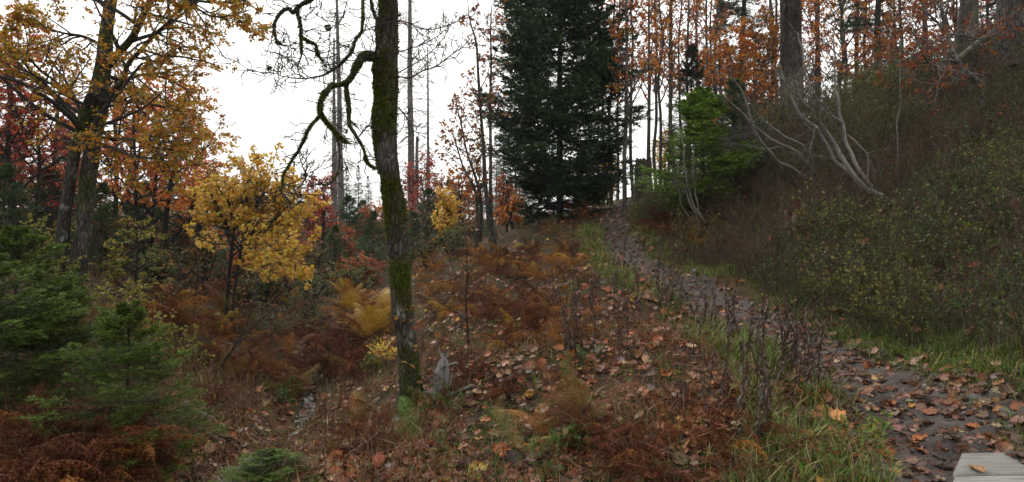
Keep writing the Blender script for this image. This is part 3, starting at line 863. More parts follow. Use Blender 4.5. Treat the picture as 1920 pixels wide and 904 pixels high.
for k, (x, y, d, xt, w, p) in enumerate(GR):
    r = rng_(300 + k)
    mid = [(x + (xt - x) * t + r.normal(0, 2.2), y + (-140 - y) * t, w * (1 - .75 * t)) for t in np.linspace(0, 1, 8)]
    leafy_tree("slender_tree", gl[k], "tree", d, [mid], [ORANGE, RUST, [(3, (.30, .11, .03)), (2, (.38, .2, .03)), (2, (.22, .07, .03))]][p], 300 + k, leaf=.085, kind='maple',
               n1=30, l1=1.15, n2=4, n3=2, per=5, f0=.34, ang=.7, up=.09, wig=.12, flat=1, base=np.array((.11, .095, .085)), moss=-.25, lichen=.15, group="slender trees at the top of the path")
# ------------------------------------------------------------------ conifers
SPRUCE = [(4, (.024, .050, .018)), (3, (.034, .068, .022)), (2, (.017, .034, .014))]
YOUNG = [(4, (.068, .112, .012)), (3, (.096, .150, .017)), (2, (.044, .072, .010))]
MIDG = [(4, (.045, .085, .024)), (3, (.055, .105, .028)), (2, (.030, .058, .018))]
BLUISH = [(4, (.030, .050, .036)), (3, (.038, .062, .042)), (1, (.024, .04, .03))]

def conifer_meshes(H_, Rb, nbr, seed, pal, nl=.03, nw=.22, ntw=14, nsub=4, per=10, h0=.05, power=.75, slope_top=.7, slope_bot=-.25, tip=.25, trunk_r=None, open_=0.0, bark=(.05, .042, .036), curve=1.0, sub_l=.34, clump=0.0, whorls=0):
    rng = rng_(seed)
    mt, mc, mb2 = MB(), MB(), MB()
    tr = trunk_r or H_ * .012 + .006
    z = np.linspace(0, 1, 30)
    P = np.stack([.012 * H_ * vnoise(np.stack([z * 3, 0 * z, 0 * z + 5], 1), seed), .012 * H_ * vnoise(np.stack([z * 3, 0 * z + 9, 0 * z], 1), seed), z * H_], 1)
    P[0, 2] = -.15
    trunk_tube(mt, P, tr * (1 - z) ** .8 + .003, 30, 8, seed, .08, np.array(bark), -.3, .1)
    f = h0 + (1 - h0 - .01) * rng.random(nbr) ** (1.15)
    if whorls:
        f = (np.floor(f * whorls) + .5 + .15 * rng.standard_normal(nbr)) / whorls
        f = np.clip(f, h0, .985)
    az = rng.random(nbr) * 2 * np.pi
    Ln = Rb * ((1 - f) / (1 - h0)) ** power * (.62 + .5 * rng.random(nbr)) + .05 * Rb
    if clump:
        Ln = Ln * (1 + clump * .38 * vnoise(np.stack([np.cos(az) * 1.6, np.sin(az) * 1.6, f * 14], 1), seed + 1)) * (.7 + .45 * rng.random(nbr))
    lowf = np.clip((f - h0) / .08, .55, 1)
    Ln = Ln * lowf
    sl = slope_bot + (slope_top - slope_bot) * f ** 1.3 + .12 * rng.standard_normal(nbr)
    K = 8
    s = np.linspace(0, 1, K)[None]
    rad = Ln[:, None] * s * np.cos(np.arctan(sl))[:, None]
    dz = Ln[:, None] * (sl[:, None] * s + curve * (-.35 * s + (tip + .2) * s ** 2.2) * (1 - f[:, None] * .6))
    Pb = np.stack([np.cos(az)[:, None] * rad, np.sin(az)[:, None] * rad, f[:, None] * H_ + dz], -1)
    Pb[..., :2] += np.stack([np.interp(f * H_, P[:, 2], P[:, 0]), np.interp(f * H_, P[:, 2], P[:, 1])], -1)[:, None]
    Pb += .02 * Ln[:, None, None] * rng.standard_normal(Pb.shape) * s[..., None]
    Rb_ = np.maximum(.0022, .010 * Ln)[:, None] * np.linspace(1, .25, K)[None]
    V, q = tubes(Pb, Rb_, 4); mb2.add(V, [(q, 0)], np.array(bark) * .8)
    # twigs, in a flat spray each side of the bough
    t = .10 + .90 * ((np.arange(ntw)[None] + rng.random((nbr, ntw))) / ntw) ** .75
    p, tan = along(Pb, t)
    side = nrm(np.cross(tan, np.array([0, 0, 1.])))
    sg = np.where((np.arange(ntw)[None] + (rng.random((nbr, 1)) > .5)) % 2 == 0, 1., -1.)[..., None]
    a = .95 - .35 * t[..., None]
    d = nrm(tan * np.cos(a) + side * sg * np.sin(a) + np.array([0, 0, 1.]) * (-.14 + (.22 - .04 * (clump > 0)) * rng.standard_normal((nbr, ntw, 1))))
    ln = (Ln[:, None] * sub_l * 1.5 * (1.05 - .68 * t) * (.6 + .6 * rng.random((nbr, ntw))) + .03 * Rb)
    if open_:
        ln = ln * (rng.random(ln.shape) > open_)
    S = [(p.reshape(-1, 3), d.reshape(-1, 3), ln.ravel())]
    t2 = .2 + .75 * rng.random((nbr, ntw, nsub))
    p2 = p[:, :, None] + d[:, :, None] * (ln[..., None] * t2)[..., None]
    s2 = nrm(np.cross(d, np.array([0, 0, 1.])))[:, :, None] * np.where(np.arange(nsub) % 2 == 0, 1., -1.)[None, None, :, None]
    d2 = nrm(d[:, :, None] * .75 + s2 * .65 + .22 * rng.standard_normal(p2.shape) - np.array([0, 0, .12]))
    l2 = ln[..., None] * (.55 - .3 * t2)
    S.append((p2.reshape(-1, 3), d2.reshape(-1, 3), l2.ravel()))
    # bough tips and leader
    tp, tt = along(Pb, np.full((nbr, 1), .86)); S.append((tp[:, 0], tt[:, 0], Ln * .18))
    zz = np.linspace(.9, 1, 8) * H_
    S.append((np.stack([0 * zz, 0 * zz, zz], 1), nrm(np.array([[0, 0, 1.]] * 8) + .5 * rng.standard_normal((8, 3))), np.full(8, .04 * H_)))
    p = np.concatenate([x[0] for x in S]); d = np.concatenate([x[1] for x in S]); l = np.concatenate([x[2] for x in S])
    k = l > .012; p, d, l = p[k], d[k], l[k]
    n = len(p)
    u = (np.arange(per)[None] + rng.random((n, per))) / per * 1.02
    q = p[:, None] + d[:, None] * (u * l[:, None])[..., None]
    v = rng.standard_normal((n, per, 3)); v[..., 2] = np.abs(v[..., 2]) * .6
    v = nrm(v - (v * d[:, None]).sum(-1, keepdims=True) * d[:, None])
    nd_ = nrm(d[:, None] * .75 + v * .8).reshape(-1, 3)
    up = nrm(np.array([0, 0, 1.]) + .7 * rng.standard_normal((n * per, 3)))
    sz = nl * (.7 + .6 * rng.random(n * per))
    V, fi, kk = leaves(q.reshape(-1, 3), nd_, up, sz, 'needle', width=nw)
    tw = pick(rng, pal, n, .15)
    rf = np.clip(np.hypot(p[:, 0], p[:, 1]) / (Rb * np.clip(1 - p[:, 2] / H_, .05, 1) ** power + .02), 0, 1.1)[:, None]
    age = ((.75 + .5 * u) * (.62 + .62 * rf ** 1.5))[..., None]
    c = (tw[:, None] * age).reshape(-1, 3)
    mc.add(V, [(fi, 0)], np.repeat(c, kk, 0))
    return (mt.mesh("conifer_trunk", [M_BARK]), mb2.mesh("conifer_boughs", [M_TWIG]), mc.mesh("conifer_crown", [M_NEED], smooth=False))

def conifer(name, label, px, d, meshes, scale=1.0, rot=0.0, group=None, dz=0.0, cat="tree", py=None):
    x = (px - 960) / F * d
    loc = (x, d, Hs(x, d) + dz)
    root = thing(name, label, cat, loc, group, rot, scale)
    for nm, me in zip(("trunk", "boughs", "crown"), meshes):
        link(nm, me, root)
    return root

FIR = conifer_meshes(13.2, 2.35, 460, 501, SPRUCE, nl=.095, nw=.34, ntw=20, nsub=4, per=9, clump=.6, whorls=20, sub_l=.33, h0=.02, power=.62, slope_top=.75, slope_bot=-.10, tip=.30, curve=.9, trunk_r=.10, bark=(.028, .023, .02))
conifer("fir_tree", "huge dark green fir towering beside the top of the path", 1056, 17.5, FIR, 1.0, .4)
YS1 = conifer_meshes(2.3, .95, 130, 502, [(4, (.11, .19, .02)), (3, (.15, .25, .03)), (2, (.07, .12, .016))], nl=.038, nw=.24, ntw=16, nsub=4, per=12, h0=.04, power=.8, slope_top=1.0, slope_bot=.05, tip=.2, trunk_r=.03)
YS2 = conifer_meshes(1.55, .86, 88, 503, YOUNG, nl=.022, nw=.20, ntw=17, nsub=5, per=18, h0=.03, power=.7, slope_top=.9, slope_bot=.0, tip=.05, trunk_r=.022, sub_l=.30)
YS3 = conifer_meshes(2.6, 1.1, 110, 504, MIDG, nl=.05, nw=.22, ntw=12, nsub=3, per=8, h0=.03, power=.85, slope_top=.9, slope_bot=-.05, tip=.2, trunk_r=.04)
YS4 = conifer_meshes(4.6, 1.35, 150, 505, SPRUCE, nl=.07, nw=.22, ntw=11, nsub=3, per=8, h0=.04, power=.85, slope_top=.8, slope_bot=-.2, tip=.2, trunk_r=.06, open_=.1)
TALL = conifer_meshes(17, 2.6, 230, 506, BLUISH, nl=.12, nw=.25, ntw=12, nsub=3, per=7, h0=.06, power=.8, slope_top=.6, slope_bot=-.35, tip=.2, trunk_r=.2, open_=.15)
TALL2 = conifer_meshes(12, 1.9, 190, 507, SPRUCE, nl=.10, nw=.24, ntw=11, nsub=3, per=7, h0=.05, power=.8, slope_top=.6, slope_bot=-.3, tip=.2, trunk_r=.14, open_=.2)
conifer("young_spruce", "bright green young spruce on the bank right of the path", 1318, 11.8, YS1, (1.35, 1.35, .98), 0)
conifer("young_spruce", "dark low spruce pressed against the bank right of bright young spruce", 1378, 12.4, YS3, .78, 1.2)
conifer("spruce_tree", "small dark spruce standing among the slender stems", 1296, 24, YS4, 1.12, .5)
conifer("spruce_tree", "tall hazy spruce behind the orange trees, right of the path", 1388, 31, TALL, 1.0, .2, dz=-1)
conifer("spruce_tree", "dark spruce with open boughs behind the ridge's yellow shrubs", 1648, 18, TALL2, .82, 1.0, dz=-1)
conifer("young_spruce", "green young spruce at the frame's left edge below the beech", 30, 5.6, YS2, (1.1, 1.1, .98), .3)
conifer("young_spruce", "dark green young spruce in the lower left behind brown bracken", 240, 4.5, YS2, (.72, .72, .70), 2.1)
conifer("young_spruce", "tiny spruce seedling at the bottom edge below the stream", 500, 4.2, YS2, (.5, .5, .19), 4.0)
conifer("young_spruce", "green young spruce at the far lower left edge", -30, 4.7, YS2, (1.1, 1.1, .8), 1.0)
conifer("young_spruce", "young spruce in lower left, overlapping the brown bracken", 110, 5.3, YS2, (.85, .85, .66), 5.0)
mids = [(655, 23, YS3, 1.0, "green young spruce left of the mossy trunk under the dead spruces"), (628, 20, YS3, .62, "low bushy spruce left of the pointed young spruce"), (700, 19, YS3, .68, "low bushy spruce touching the mossy trunk's left side"),
        (776, 21, YS3, .60, "low bushy spruce just right of the mossy trunk"), (803, 25, YS3, .92, "pointed young spruce between mossy trunk and thin stems"), (846, 26, YS3, 1.05, "pointed young spruce beside the yellow maple sapling"),
        (738, 27, YS3, .95, "young spruce half hidden behind the mossy trunk"), (590, 28, YS3, .8, "small spruce below the red rowan"), (880, 30, YS3, 1.1, "young spruce behind the thin orange stems"),
        (190, 14, YS3, .8, "dark young spruce right of the twin beech trunks"), (352, 19, YS3, 1.0, "dark spruce behind the fallen pale log"), (30, 18, YS4, .85, "dark spruce in the thicket at left edge"), (120, 20, YS4, .9, "dark spruce in the thicket behind the twin beech"),
        (985, 20, YS3, .6, "low green spruce at the left foot of the fir"), (1010, 18.2, YS3, .5, "small spruce under the fir's left boughs"), (300, 24, YS4, .8, "dark spruce behind the orange maple stems"), (-60, 16, YS4, 1.0, "dark spruce at the far left edge of the thicket")]
mids += [(440, 21, YS3, 1.0, "young spruce behind the yellow maple's stems"), (270, 17, YS3, 1.0, "bushy spruce among the orange maple's stems"), (95, 15, YS3, .9, "bushy spruce left of the twin beech's foot"), (10, 13, YS3, .8, "bushy spruce at the left edge below the crimson maple"),
         (520, 26, YS3, 1.0, "young spruce right of the yellow maple's crown base"), (560, 30, YS3, 1.0, "young spruce above the gully's far end"), (610, 33, YS3, 1.1, "young spruce under the shorter dead spruce"), (680, 32, YS3, 1.1, "young spruce right of the pointed young spruce"), (820, 34, YS3, 1.0, "young spruce behind the rust sapling"), (905, 36, YS3, 1.2, "young spruce seen between the thin orange stems"), (757, 33, YS3, 1.1, "young spruce right behind the mossy trunk")]
for x, d, me, s, lb in mids:
    conifer("young_spruce" if me is YS3 else "spruce_tree", lb, x, d, me, s, x * .1)
far = [(672, 82, TALL, .46, "far pale spruce top right of the two dead trunks"), (690, 88, TALL, .40, "far pale spruce nearest the mossy trunk"), (945, 42, TALL2, .62, "dark spruce showing between the thin stems and fir"), (965, 46, TALL2, .7, "dark spruce close behind the fir's left side"),
       (930, 60, TALL, .5, "far spruce behind the thin stems' feet"), (585, 60, TALL2, .40, "far spruce below the short dead trunks"), (565, 75, TALL, .36, "far spruce behind the yellow maple's edge"), (650, 70, TALL, .38, "far spruce behind the two dead trunks"),
       (815, 80, TALL, .34, "far spruce under the thin dead trunk"), (790, 90, TALL, .3, "far spruce behind the broad dead trunk"), (1120, 40, TALL2, .7, "spruce behind the fir's right side"), (860, 75, TALL, .32, "far spruce behind the yellow sapling"),
       (1350, 36, TALL2, .9, "spruce behind the slim orange trees' right end"), (1870, 22, TALL2, .9, "spruce behind the ridge by the thick grey trunk"), (520, 80, TALL, .33, "far spruce hidden by the yellow maple"), (745, 95, TALL, .4, "far spruce directly behind the mossy trunk")]
for x, d, me, s, lb in far:
    conifer("spruce_tree", lb, x, d, me, s, x * .13, group="far spruces")

# thick spruce at the upper right, its crown above the frame
def right_spruce():
    base = W(1897, 112, 11.0); base[2] = Hs(base[0], base[1])
    root = thing("spruce_tree", "thick grey spruce trunk with dark hanging boughs at upper right", "tree", base)
    P, R = px_line([(1901, 118, 76), (1900, 95, 58), (1899, 50, 53), (1900, 0, 50), (1900, -120, 54), (1902, -400, 46), (1900, -800, 32), (1900, -1200, 12)], 11.0)
    P, R = to_ground(P, R, .2, 1.3)
    mb = MB(); trunk_tube(mb, P, R, 90, 24, 61, .07, np.array((.062, .056, .051)), -.3, .12, flare=.25)
    link("trunk", mb.mesh("trunk", [M_BARK], base), root)
    me = conifer_meshes(10, 2.7, 130, 508, SPRUCE, nl=.06, nw=.2, ntw=14, nsub=4, per=8, h0=.12, power=.6, slope_top=.5, slope_bot=-.5, tip=.15, trunk_r=.1)
    link("boughs", me[1], root, (0, 0, 2.2 - .6)); link("crown", me[2], root, (0, 0, 2.2 - .6))
right_spruce()

# dead standing spruces
def dead_spruce(px, d, ytop, ybase, w, label, seed, nb=110, bl=1.5, col=(.17, .158, .152), lean=0.0, broken=False, start=.1):
    rng = rng_(seed)
    b = W(px, ybase, d); zg = Hs(b[0], b[1]); base = np.array([b[0], b[1], zg])
    top = W(px + lean, ytop, d)
    root = thing("dead_spruce", label, "tree", base, "dead standing spruces")
    n = 20; t = np.linspace(0, 1, n)
    P = base[None] * (1 - t[:, None]) + top[None] * t[:, None]; P[0, 2] -= .3
    P[:, 0] += .05 * vnoise(np.stack([t * 4, 0 * t, 0 * t + seed], 1), seed)
    R = w * d / F / 2 * (1 - (.45 if broken else .8) * t) + .01
    mb = MB(); trunk_tube(mb, P, R, 50, 10, seed, .06, np.array(col), -.5, .1)
    link("trunk", mb.mesh("trunk", [M_BARK], base), root)
    if nb:
        tt = start + (.98 - start) * rng.random((1, nb))
        p, tan = along(P[None], tt)
        az = rng.random(nb) * 2 * np.pi
        dd = np.stack([np.cos(az), np.sin(az), -.15 + .3 * rng.standard_normal(nb)], 1)
        L_ = bl * (.3 + .9 * rng.random(nb)) * (1.1 - .7 * tt[0])
        Q = shoots(p[0], dd, L_, 6, .12, -.11, rng)
        RR = (.016 + .014 * rng.random(nb))[:, None] * np.linspace(1, .35, 6)[None]
        mb = MB(); V, q = tubes(Q, RR, 3); mb.add(V, [(q, 0)], np.array(col) * .75)
        Q2, R2 = branch_out(Q, RR, 6, .3, 1, .8, .35, 3, .25, -.1, rng)
        V, q = tubes(Q2, np.maximum(R2, .012), 3); mb.add(V, [(q, 0)], np.array(col) * .7)
        link("branches", mb.mesh("branches", [M_TWIG], base), root)
dead_spruce(642, 44, -90, 440, 13, "taller of two grey dead spruces left of the mossy trunk", 601, 170, 2.4, lean=-14)
dead_spruce(627, 46, 72, 440, 12, "shorter of two grey dead spruces left of the mossy trunk", 602, 120, 2.2)
dead_spruce(771, 42, -140, 440, 15, "grey dead spruce just right of the mossy trunk", 603, 190, 2.6, lean=-4)
dead_spruce(781, 44, 256, 440, 9, "short broken dead trunk beside the grey dead spruce", 604, 0, broken=True)
dead_spruce(804, 46, 88, 440, 7, "thin dead spruce pole, second right of the mossy trunk", 605, 70, 1.2, lean=-2)
dead_spruce(551, 50, 302, 440, 5, "thin dead pole behind the hanging mossy limb", 606, 10, .5, broken=True)
dead_spruce(577, 48, 345, 440, 5, "short brown dead pole right of the hanging mossy limb", 607, 0, col=(.09, .06, .05), broken=True)
dead_spruce(722, 52, 150, 440, 9, "dead spruce mostly hidden behind the mossy trunk", 608, 120, 2.2)
dead_spruce(1318, 34, 45, 400, 7, "thin leaning dead pole above the slim trees", 609, 8, .6, lean=-14, broken=True)

# ------------------------------------------------------------------ snags, stumps and logs
def snag(name, label, cat, d, pts, seed, col, light=None, split=0.25, moss=-.4, jag=.25, lichen=.05, n=60, sides=26):
    rng = rng_(seed)
    P, R = px_line(pts, d)
    base = P[0].copy(); base[2] = Hs(base[0], base[1])
    P, R = to_ground(P, R, .2, 1.1)
    root = thing(name, label, cat, base)
    Ps, Rs = resample(P, R, n)
    V, q = tubes(Ps, Rs, sides)
    ctr = np.repeat(Ps, sides, 0)
    th = np.tile(np.arange(sides), n)
    ridge = fbm(np.stack([th * .55, V[:, 2] * .5, 0 * th + seed], 1), seed, 3)
    V = ctr + (V - ctr) * (1 + split * ridge + .05 * fbm(V * 9, seed, 2))[:, None]
    # jagged broken top
    hgt = jag * (fbm(np.stack([np.arange(sides) * .8, np.zeros(sides), np.zeros(sides) + seed], 1), seed + 3, 2) + .2)
    fr = np.clip((np.repeat(np.arange(n), sides) - (n - 12)) / 11, 0, 1)
    V[:, 2] += fr * hgt[th]
    C = bark_col(V, seed, np.array(col), moss, None, lichen)
    C *= (1 + .5 * ridge)[:, None]
    if light is not None:
        k = np.clip((light[1] - (HZ - (V[:, 2] - CZ) * F / d) * -1 - 0) * 0 + (fbm(V * np.array([3, 3, .7]), seed + 8, 2) + light[0]) * 3, 0, 1)[:, None] * (V[:, 2] < light[1])[:, None]
        C = C * (1 - k) + np.array((.17, .14, .115)) * (1 + .4 * ridge)[:, None] * k
    mb = MB(); mb.add(V, [(q, 0)], np.clip(C, .006, .7))
    link("trunk", mb.mesh("trunk", [M_BARK if d == 13.5 else M_WOOD], base), root)
    return root, base
snag("snag_trunk", "tall brown snag with pale splintered base on the ridge", "dead tree", 13.5, [(1482, 222, 38), (1483, 190, 36), (1484, 130, 38), (1484, 60, 37), (1483, 0, 36), (1482, -120, 34), (1480, -300, 34), (1478, -420, 30)], 71,
     (.050, .036, .029), (-.1, W(1480, 130, 13.5)[2]), .2, jag=.5)
snag("snag_trunk", "dark ridged snag beside the thick spruce at upper right", "dead tree", 15.0, [(1814, 66, 34), (1815, 40, 30), (1816, 10, 28), (1816, -40, 26), (1815, -90, 22)], 72, (.055, .047, .042), None, .2, jag=.6)
snag("tree_stump", "tall broken mossy stump at the top of the path", "stump", 19.0, [(1208, 378, 40), (1207, 360, 34), (1206, 335, 31), (1207, 312, 30), (1207, 300, 26)], 73, (.058, .050, .043), None, .12, moss=.0, jag=.08)
snag("tree_stump", "rotten red-brown stump on the lower bank beneath leaning stems", "stump", 9.0, [(1492, 452, 40), (1491, 430, 44), (1490, 412, 42), (1488, 400, 30)], 74, (.085, .030, .018), None, .4, jag=.22)
snag("tree_stump", "small dark stump on the upper right bank under the log", "stump", 11.2, [(1832, 160, 40), (1832, 140, 36), (1833, 122, 30)], 75, (.04, .032, .026), None, .3, jag=.2)

def splinter_stump():
    rng = rng_(81)
    b = hit(828, 748); d = b[1]
    root = thing("tree_stump", "pale grey splintered stump beside the mossy maple's foot", "stump", b)
    mb = MB()
    sp = [[(826, 752, 30), (824, 725, 27), (826, 700, 24), (829, 684, 16), (830, 672, 8), (829, 662, 3)], [(838, 750, 10), (838, 720, 9), (838, 690, 8), (837, 674, 4)], [(842, 745, 5), (845, 715, 4), (847, 700, 2)],
          [(830, 672, 4), (826, 664, 3.5), (823, 656, 2.6), (825, 650, 1.2)], [(834, 676, 4), (840, 664, 2.6), (842, 656, 1)]]
    for k, s in enumerate(sp):
        P, R = px_line(s, d + [0, -.05, -.06, -.02, -.02][k])
        if k < 3: P[0, 2] = b[2] - .08
        Ps, Rs = resample(P, R, 30); V, q = tubes(Ps, Rs, 16 if k == 0 else 7)
        ctr = np.repeat(Ps, len(V) // 30, 0); V = ctr + (V - ctr) * (1 + .25 * fbm(V * np.array([40, 40, 5]), 81, 3))[:, None]
        mb.add(V, [(q, 0)], bark_col(V, 82, np.array((.19, .185, .175)), -.45))
    link("trunk", mb.mesh("trunk", [M_WOOD], b), root)
    for nm, s in (("broken_branch", [(838, 742, 8), (856, 736, 7), (874, 728, 6), (884, 724, 5), (900, 727, 2)]), ("broken_branch", [(840, 686, 4), (848, 682, 4), (860, 681, 3)]), ("broken_branch", [(822, 738, 6), (808, 736, 5), (792, 736, 3)]),
                  ("broken_branch", [(822, 732, 4), (812, 718, 4), (800, 706, 3.4), (786, 702, 2)])):
        P, R = px_line(s, d - .1); Ps, Rs = resample(P, R, 16); V, q = tubes(Ps, Rs * (1 + .15 * fbm(Ps * 20, 5, 2)), 7)
        m = MB(); m.add(V, [(q, 0)], np.array((.17, .16, .15))); link(nm, m.mesh(nm, [M_WOOD], b), root)
splinter_stump()

def log_(name, label, pts, d0, d1, col, seed, sit=True, sides=12, cat="log"):
    a = np.array(pts, float); dd = np.linspace(d0, d1, len(a))
    P = W(a[:, 0], a[:, 1], dd); R = a[:, 2] * dd / F / 2
    if sit:
        P[:, 2] = H(P[:, 0], P[:, 1]) + R * .6
    b = P[0].copy()
    mb = MB(); Ps, Rs = trunk_tube(mb, P, R, 30, sides, seed, .14, np.array(col), -.25, .1)
    e = len(mb.V[0])
    mb.F.append((np.arange(sides)[None, ::-1], 0)); mb.F.append((e - sides + np.arange(sides)[None], 0))
    tag(link(name, mb.mesh(name, [M_WOOD], b), None, b), label, cat)
log_("fallen_log", "pale barkless log lying on the left slope behind ferns", [(308, 522, 10), (335, 536, 11), (365, 548, 10)], 15.5, 14.2, (.34, .32, .30), 91)
log_("fallen_log", "dark weathered log leaning on the upper right bank", [(1790, 116, 11), (1830, 84, 12), (1874, 50, 12)], 11.0, 12.0, (.10, .09, .082), 92, sit=False)
log_("rotten_log", "grey rotten log lying between spruce and stream", [(345, 758, 15), (375, 776, 13), (400, 800, 10)], 6.4, 6.0, (.14, .13, .115), 93)
log_("rotten_log", "short grey log piece by the stream's left bank", [(400, 798, 8), (440, 818, 9), (470, 836, 7)], 6.0, 5.6, (.11, .10, .09), 94)
log_("root", "pale forked root crossing the right edge of the path", [(1570, 648, 5), (1590, 641, 8), (1612, 640, 9), (1630, 643, 8), (1641, 646, 4)], 6.05, 5.85, (.13, .115, .09), 95, cat="root")
log_("wood_chip", "pale split board lying among leaves below the slope", [(1028, 868, 9), (1050, 850, 10), (1072, 840, 8)], 4.45, 4.6, (.22, .17, .12), 96, cat="wood piece")

# ------------------------------------------------------------------ leaning bare shrubs on the bank
def bare_shrub(label, d, stems, seed, col=(.21, .195, .18), tw=11, tl=.45, dcol=.5, sits=True):
    rng = rng_(seed)
    b = W(stems[0][0][0], stems[0][0][1], d); b[2] = Hs(b[0], b[1])
    root = thing("bare_shrub", label, "shrub", b)
    mt = MB()
    for k, s in enumerate(stems):
        dz = np.linspace(0, -.25 + .3 * rng.standard_normal(), len(s)) if k else np.linspace(0, -.25, len(s))
        P, R = px_line(s, d + dz)
        Ps, Rs = resample(P, R, 40)
        Ps += .022 * np.stack([fbm(Ps * 5, 5 + q + k, 3) for q in range(3)], 1)
        Rs = Rs * (1 + .16 * fbm(Ps * 14, k, 2))
        mb = MB(); V, q = tubes(Ps, Rs, 8); mb.add(V, [(q, 0)], bark_col(V, seed, np.array(col), -.4, None, .1))
        link("stem", mb.mesh("stem", [M_TWIG], b), root)
        Q, RR = branch_out(Ps[None], Rs[None], tw, .3, 1, .6, 1, 8, .14, .05, rng, L=tl * 2)
        RR = np.maximum(np.minimum(RR, .005), .0022); V, q = tubes(Q, RR, 4); mt.add(V, [(q, 0)], np.array(col) * dcol)
        Q2, R2 = branch_out(Q, RR, 4, .25, 1, .6, .5, 6, .16, .04, rng)
        V, q = tubes(Q2, np.maximum(R2, .0014), 3); mt.add(V, [(q, 0)], np.array(col) * dcol * .85)
    link("twigs", mt.mesh("twigs", [M_TWIG], b), root)
bare_shrub("larger bare shrub with pale stems leaning left over the bank", 8.55,
    [[(1675, 384, 9), (1648.6, 367, 9), (1622, 352, 8.5), (1602, 332, 8), (1585.5, 306, 8), (1572, 279, 7.5), (1552, 253, 7), (1536, 219.5, 6), (1526, 186, 5), (1516, 153, 4), (1506, 110, 3), (1496, 60, 2)],
     [(1658.5, 374, 8), (1615, 349, 7), (1595.5, 326, 6.5), (1569, 306, 6), (1552, 276, 5.5), (1532, 243, 5), (1499, 213, 4.5), (1486, 186, 4), (1473, 160, 3.5), (1462, 120, 2)],
     [(1640, 362, 7), (1622, 335.6, 6.5), (1605, 306, 6), (1589, 266, 6), (1579, 229.5, 5.5), (1572, 186, 5), (1569, 153, 4), (1564, 110, 3), (1562, 50, 1.5)],
     [(1585, 306, 5), (1556, 259, 5), (1532, 229, 4.5), (1519, 206, 4), (1499, 180, 3.5), (1479, 156, 3), (1453, 140, 1.5)],
     [(1579, 229, 3.5), (1552, 206, 3), (1529, 180, 2.5), (1510, 150, 1.5)],
     [(1589, 253, 3), (1612, 273, 2.6), (1627, 292.5, 2.2), (1625, 332, 1.5)],
     [(1552, 253, 4), (1530, 240, 3.4), (1524, 260, 2.6), (1518, 280, 1.8)]], 701)
bare_shrub("smaller bare shrub with grey stems leaning left, nearer the path", 10.6,
    [[(1538, 340, 8), (1519, 312, 7), (1496, 289, 7), (1456, 266, 6.5), (1416, 239, 6), (1396, 216, 5), (1373, 196, 4.5), (1347, 170, 3), (1330, 150, 1.5)],
     [(1534, 345, 7), (1486, 319, 6), (1449.5, 292.5, 5.5), (1426, 266, 5), (1410, 236, 4.5), (1403, 206, 4), (1380, 153, 3), (1366.5, 130, 2)],
     [(1506, 276, 4), (1473, 256, 3.5), (1443, 236, 3), (1420, 213, 2.4), (1400, 180, 1.5)],
     [(1483, 273, 3), (1439.5, 279, 2.6), (1400, 274, 2.2), (1370, 268, 1.4)],
     [(1456, 266, 3.5), (1430, 258, 3), (1402, 246, 2)]], 702, (.14, .13, .12))
bare_shrub("thin-stemmed bare shrub in front of the bright young spruce", 11.0,
    [[(1323, 418, 4), (1304, 391, 4), (1291, 360, 3.5), (1286, 320, 3), (1283, 280, 2), (1276, 240, 1)], [(1322, 416, 3.6), (1312, 397, 3.2), (1302, 346, 3), (1299, 306, 2.4), (1304, 270, 1)],
     [(1312, 418, 3), (1296, 386, 3), (1283, 352, 2.6), (1268, 338, 1.6), (1258, 330, 1)], [(1300, 416, 3), (1280, 386, 2.6), (1270, 354, 2.2), (1260, 345, 1)]], 703, (.16, .145, .13), tw=6, tl=.3)

def bent_sapling():
    leafy_tree("rowan_sapling", "pale bent sapling with rust leaves on the upper right bank", "tree", 9.8,
        [[(1838, 156, 11), (1815, 138, 10), (1793.6, 111.5, 8.5), (1780, 77, 7), (1777.7, 64, 6.5), (1768, 34.5, 5.5), (1764, 5, 5), (1758, -60, 3), (1750, -120, 1.5)]],
        [(4, (.26, .075, .03)), (3, (.18, .05, .03)), (2, (.38, .17, .03))], 710, leaf=.06, kind='oval', n1=12, l1=.9, n2=4, n3=2, per=4, f0=.35, ang=.9, flat=.6, base=np.array((.17, .16, .15)), moss=-.5, wide=.7,
        limbs=[([(1777, 64, 5), (1756, 40, 4), (1730, 18.6, 3), (1706, 2.6, 2)], -.1, 12, .8), ([(1812, 136, 5), (1767, 127, 4.5), (1743, 119, 4), (1730, 101, 3.5), (1719, 74, 3), (1703, 50, 1.6)], [0, -.1, -.2, -.3, -.4, -.5], 14, .7),
               ([(1743, 119, 3.5), (1698, 114, 3), (1661, 119, 2), (1630, 124, 1)], [-.2, -.3, -.4, -.5], 14, .7), ([(1779, 64, 4), (1810, 66, 3), (1840, 74, 2), (1860, 66, 1)], [0, .1, .2, .3], 10, .6)])
bent_sapling()
leafy_tree("sapling", "thin bare whip rising from the right bank with few leaves", "sapling", 9.3, [[(1684, 305, 3), (1683, 260, 3), (1682, 230, 3), (1688, 195, 2.6), (1687, 149, 2.4), (1687, 106, 2), (1690, 70, 1)]],
           RUST, 711, leaf=.07, n1=6, l1=.3, n2=2, n3=2, per=3, f0=.7, base=np.array((.2, .18, .16)))

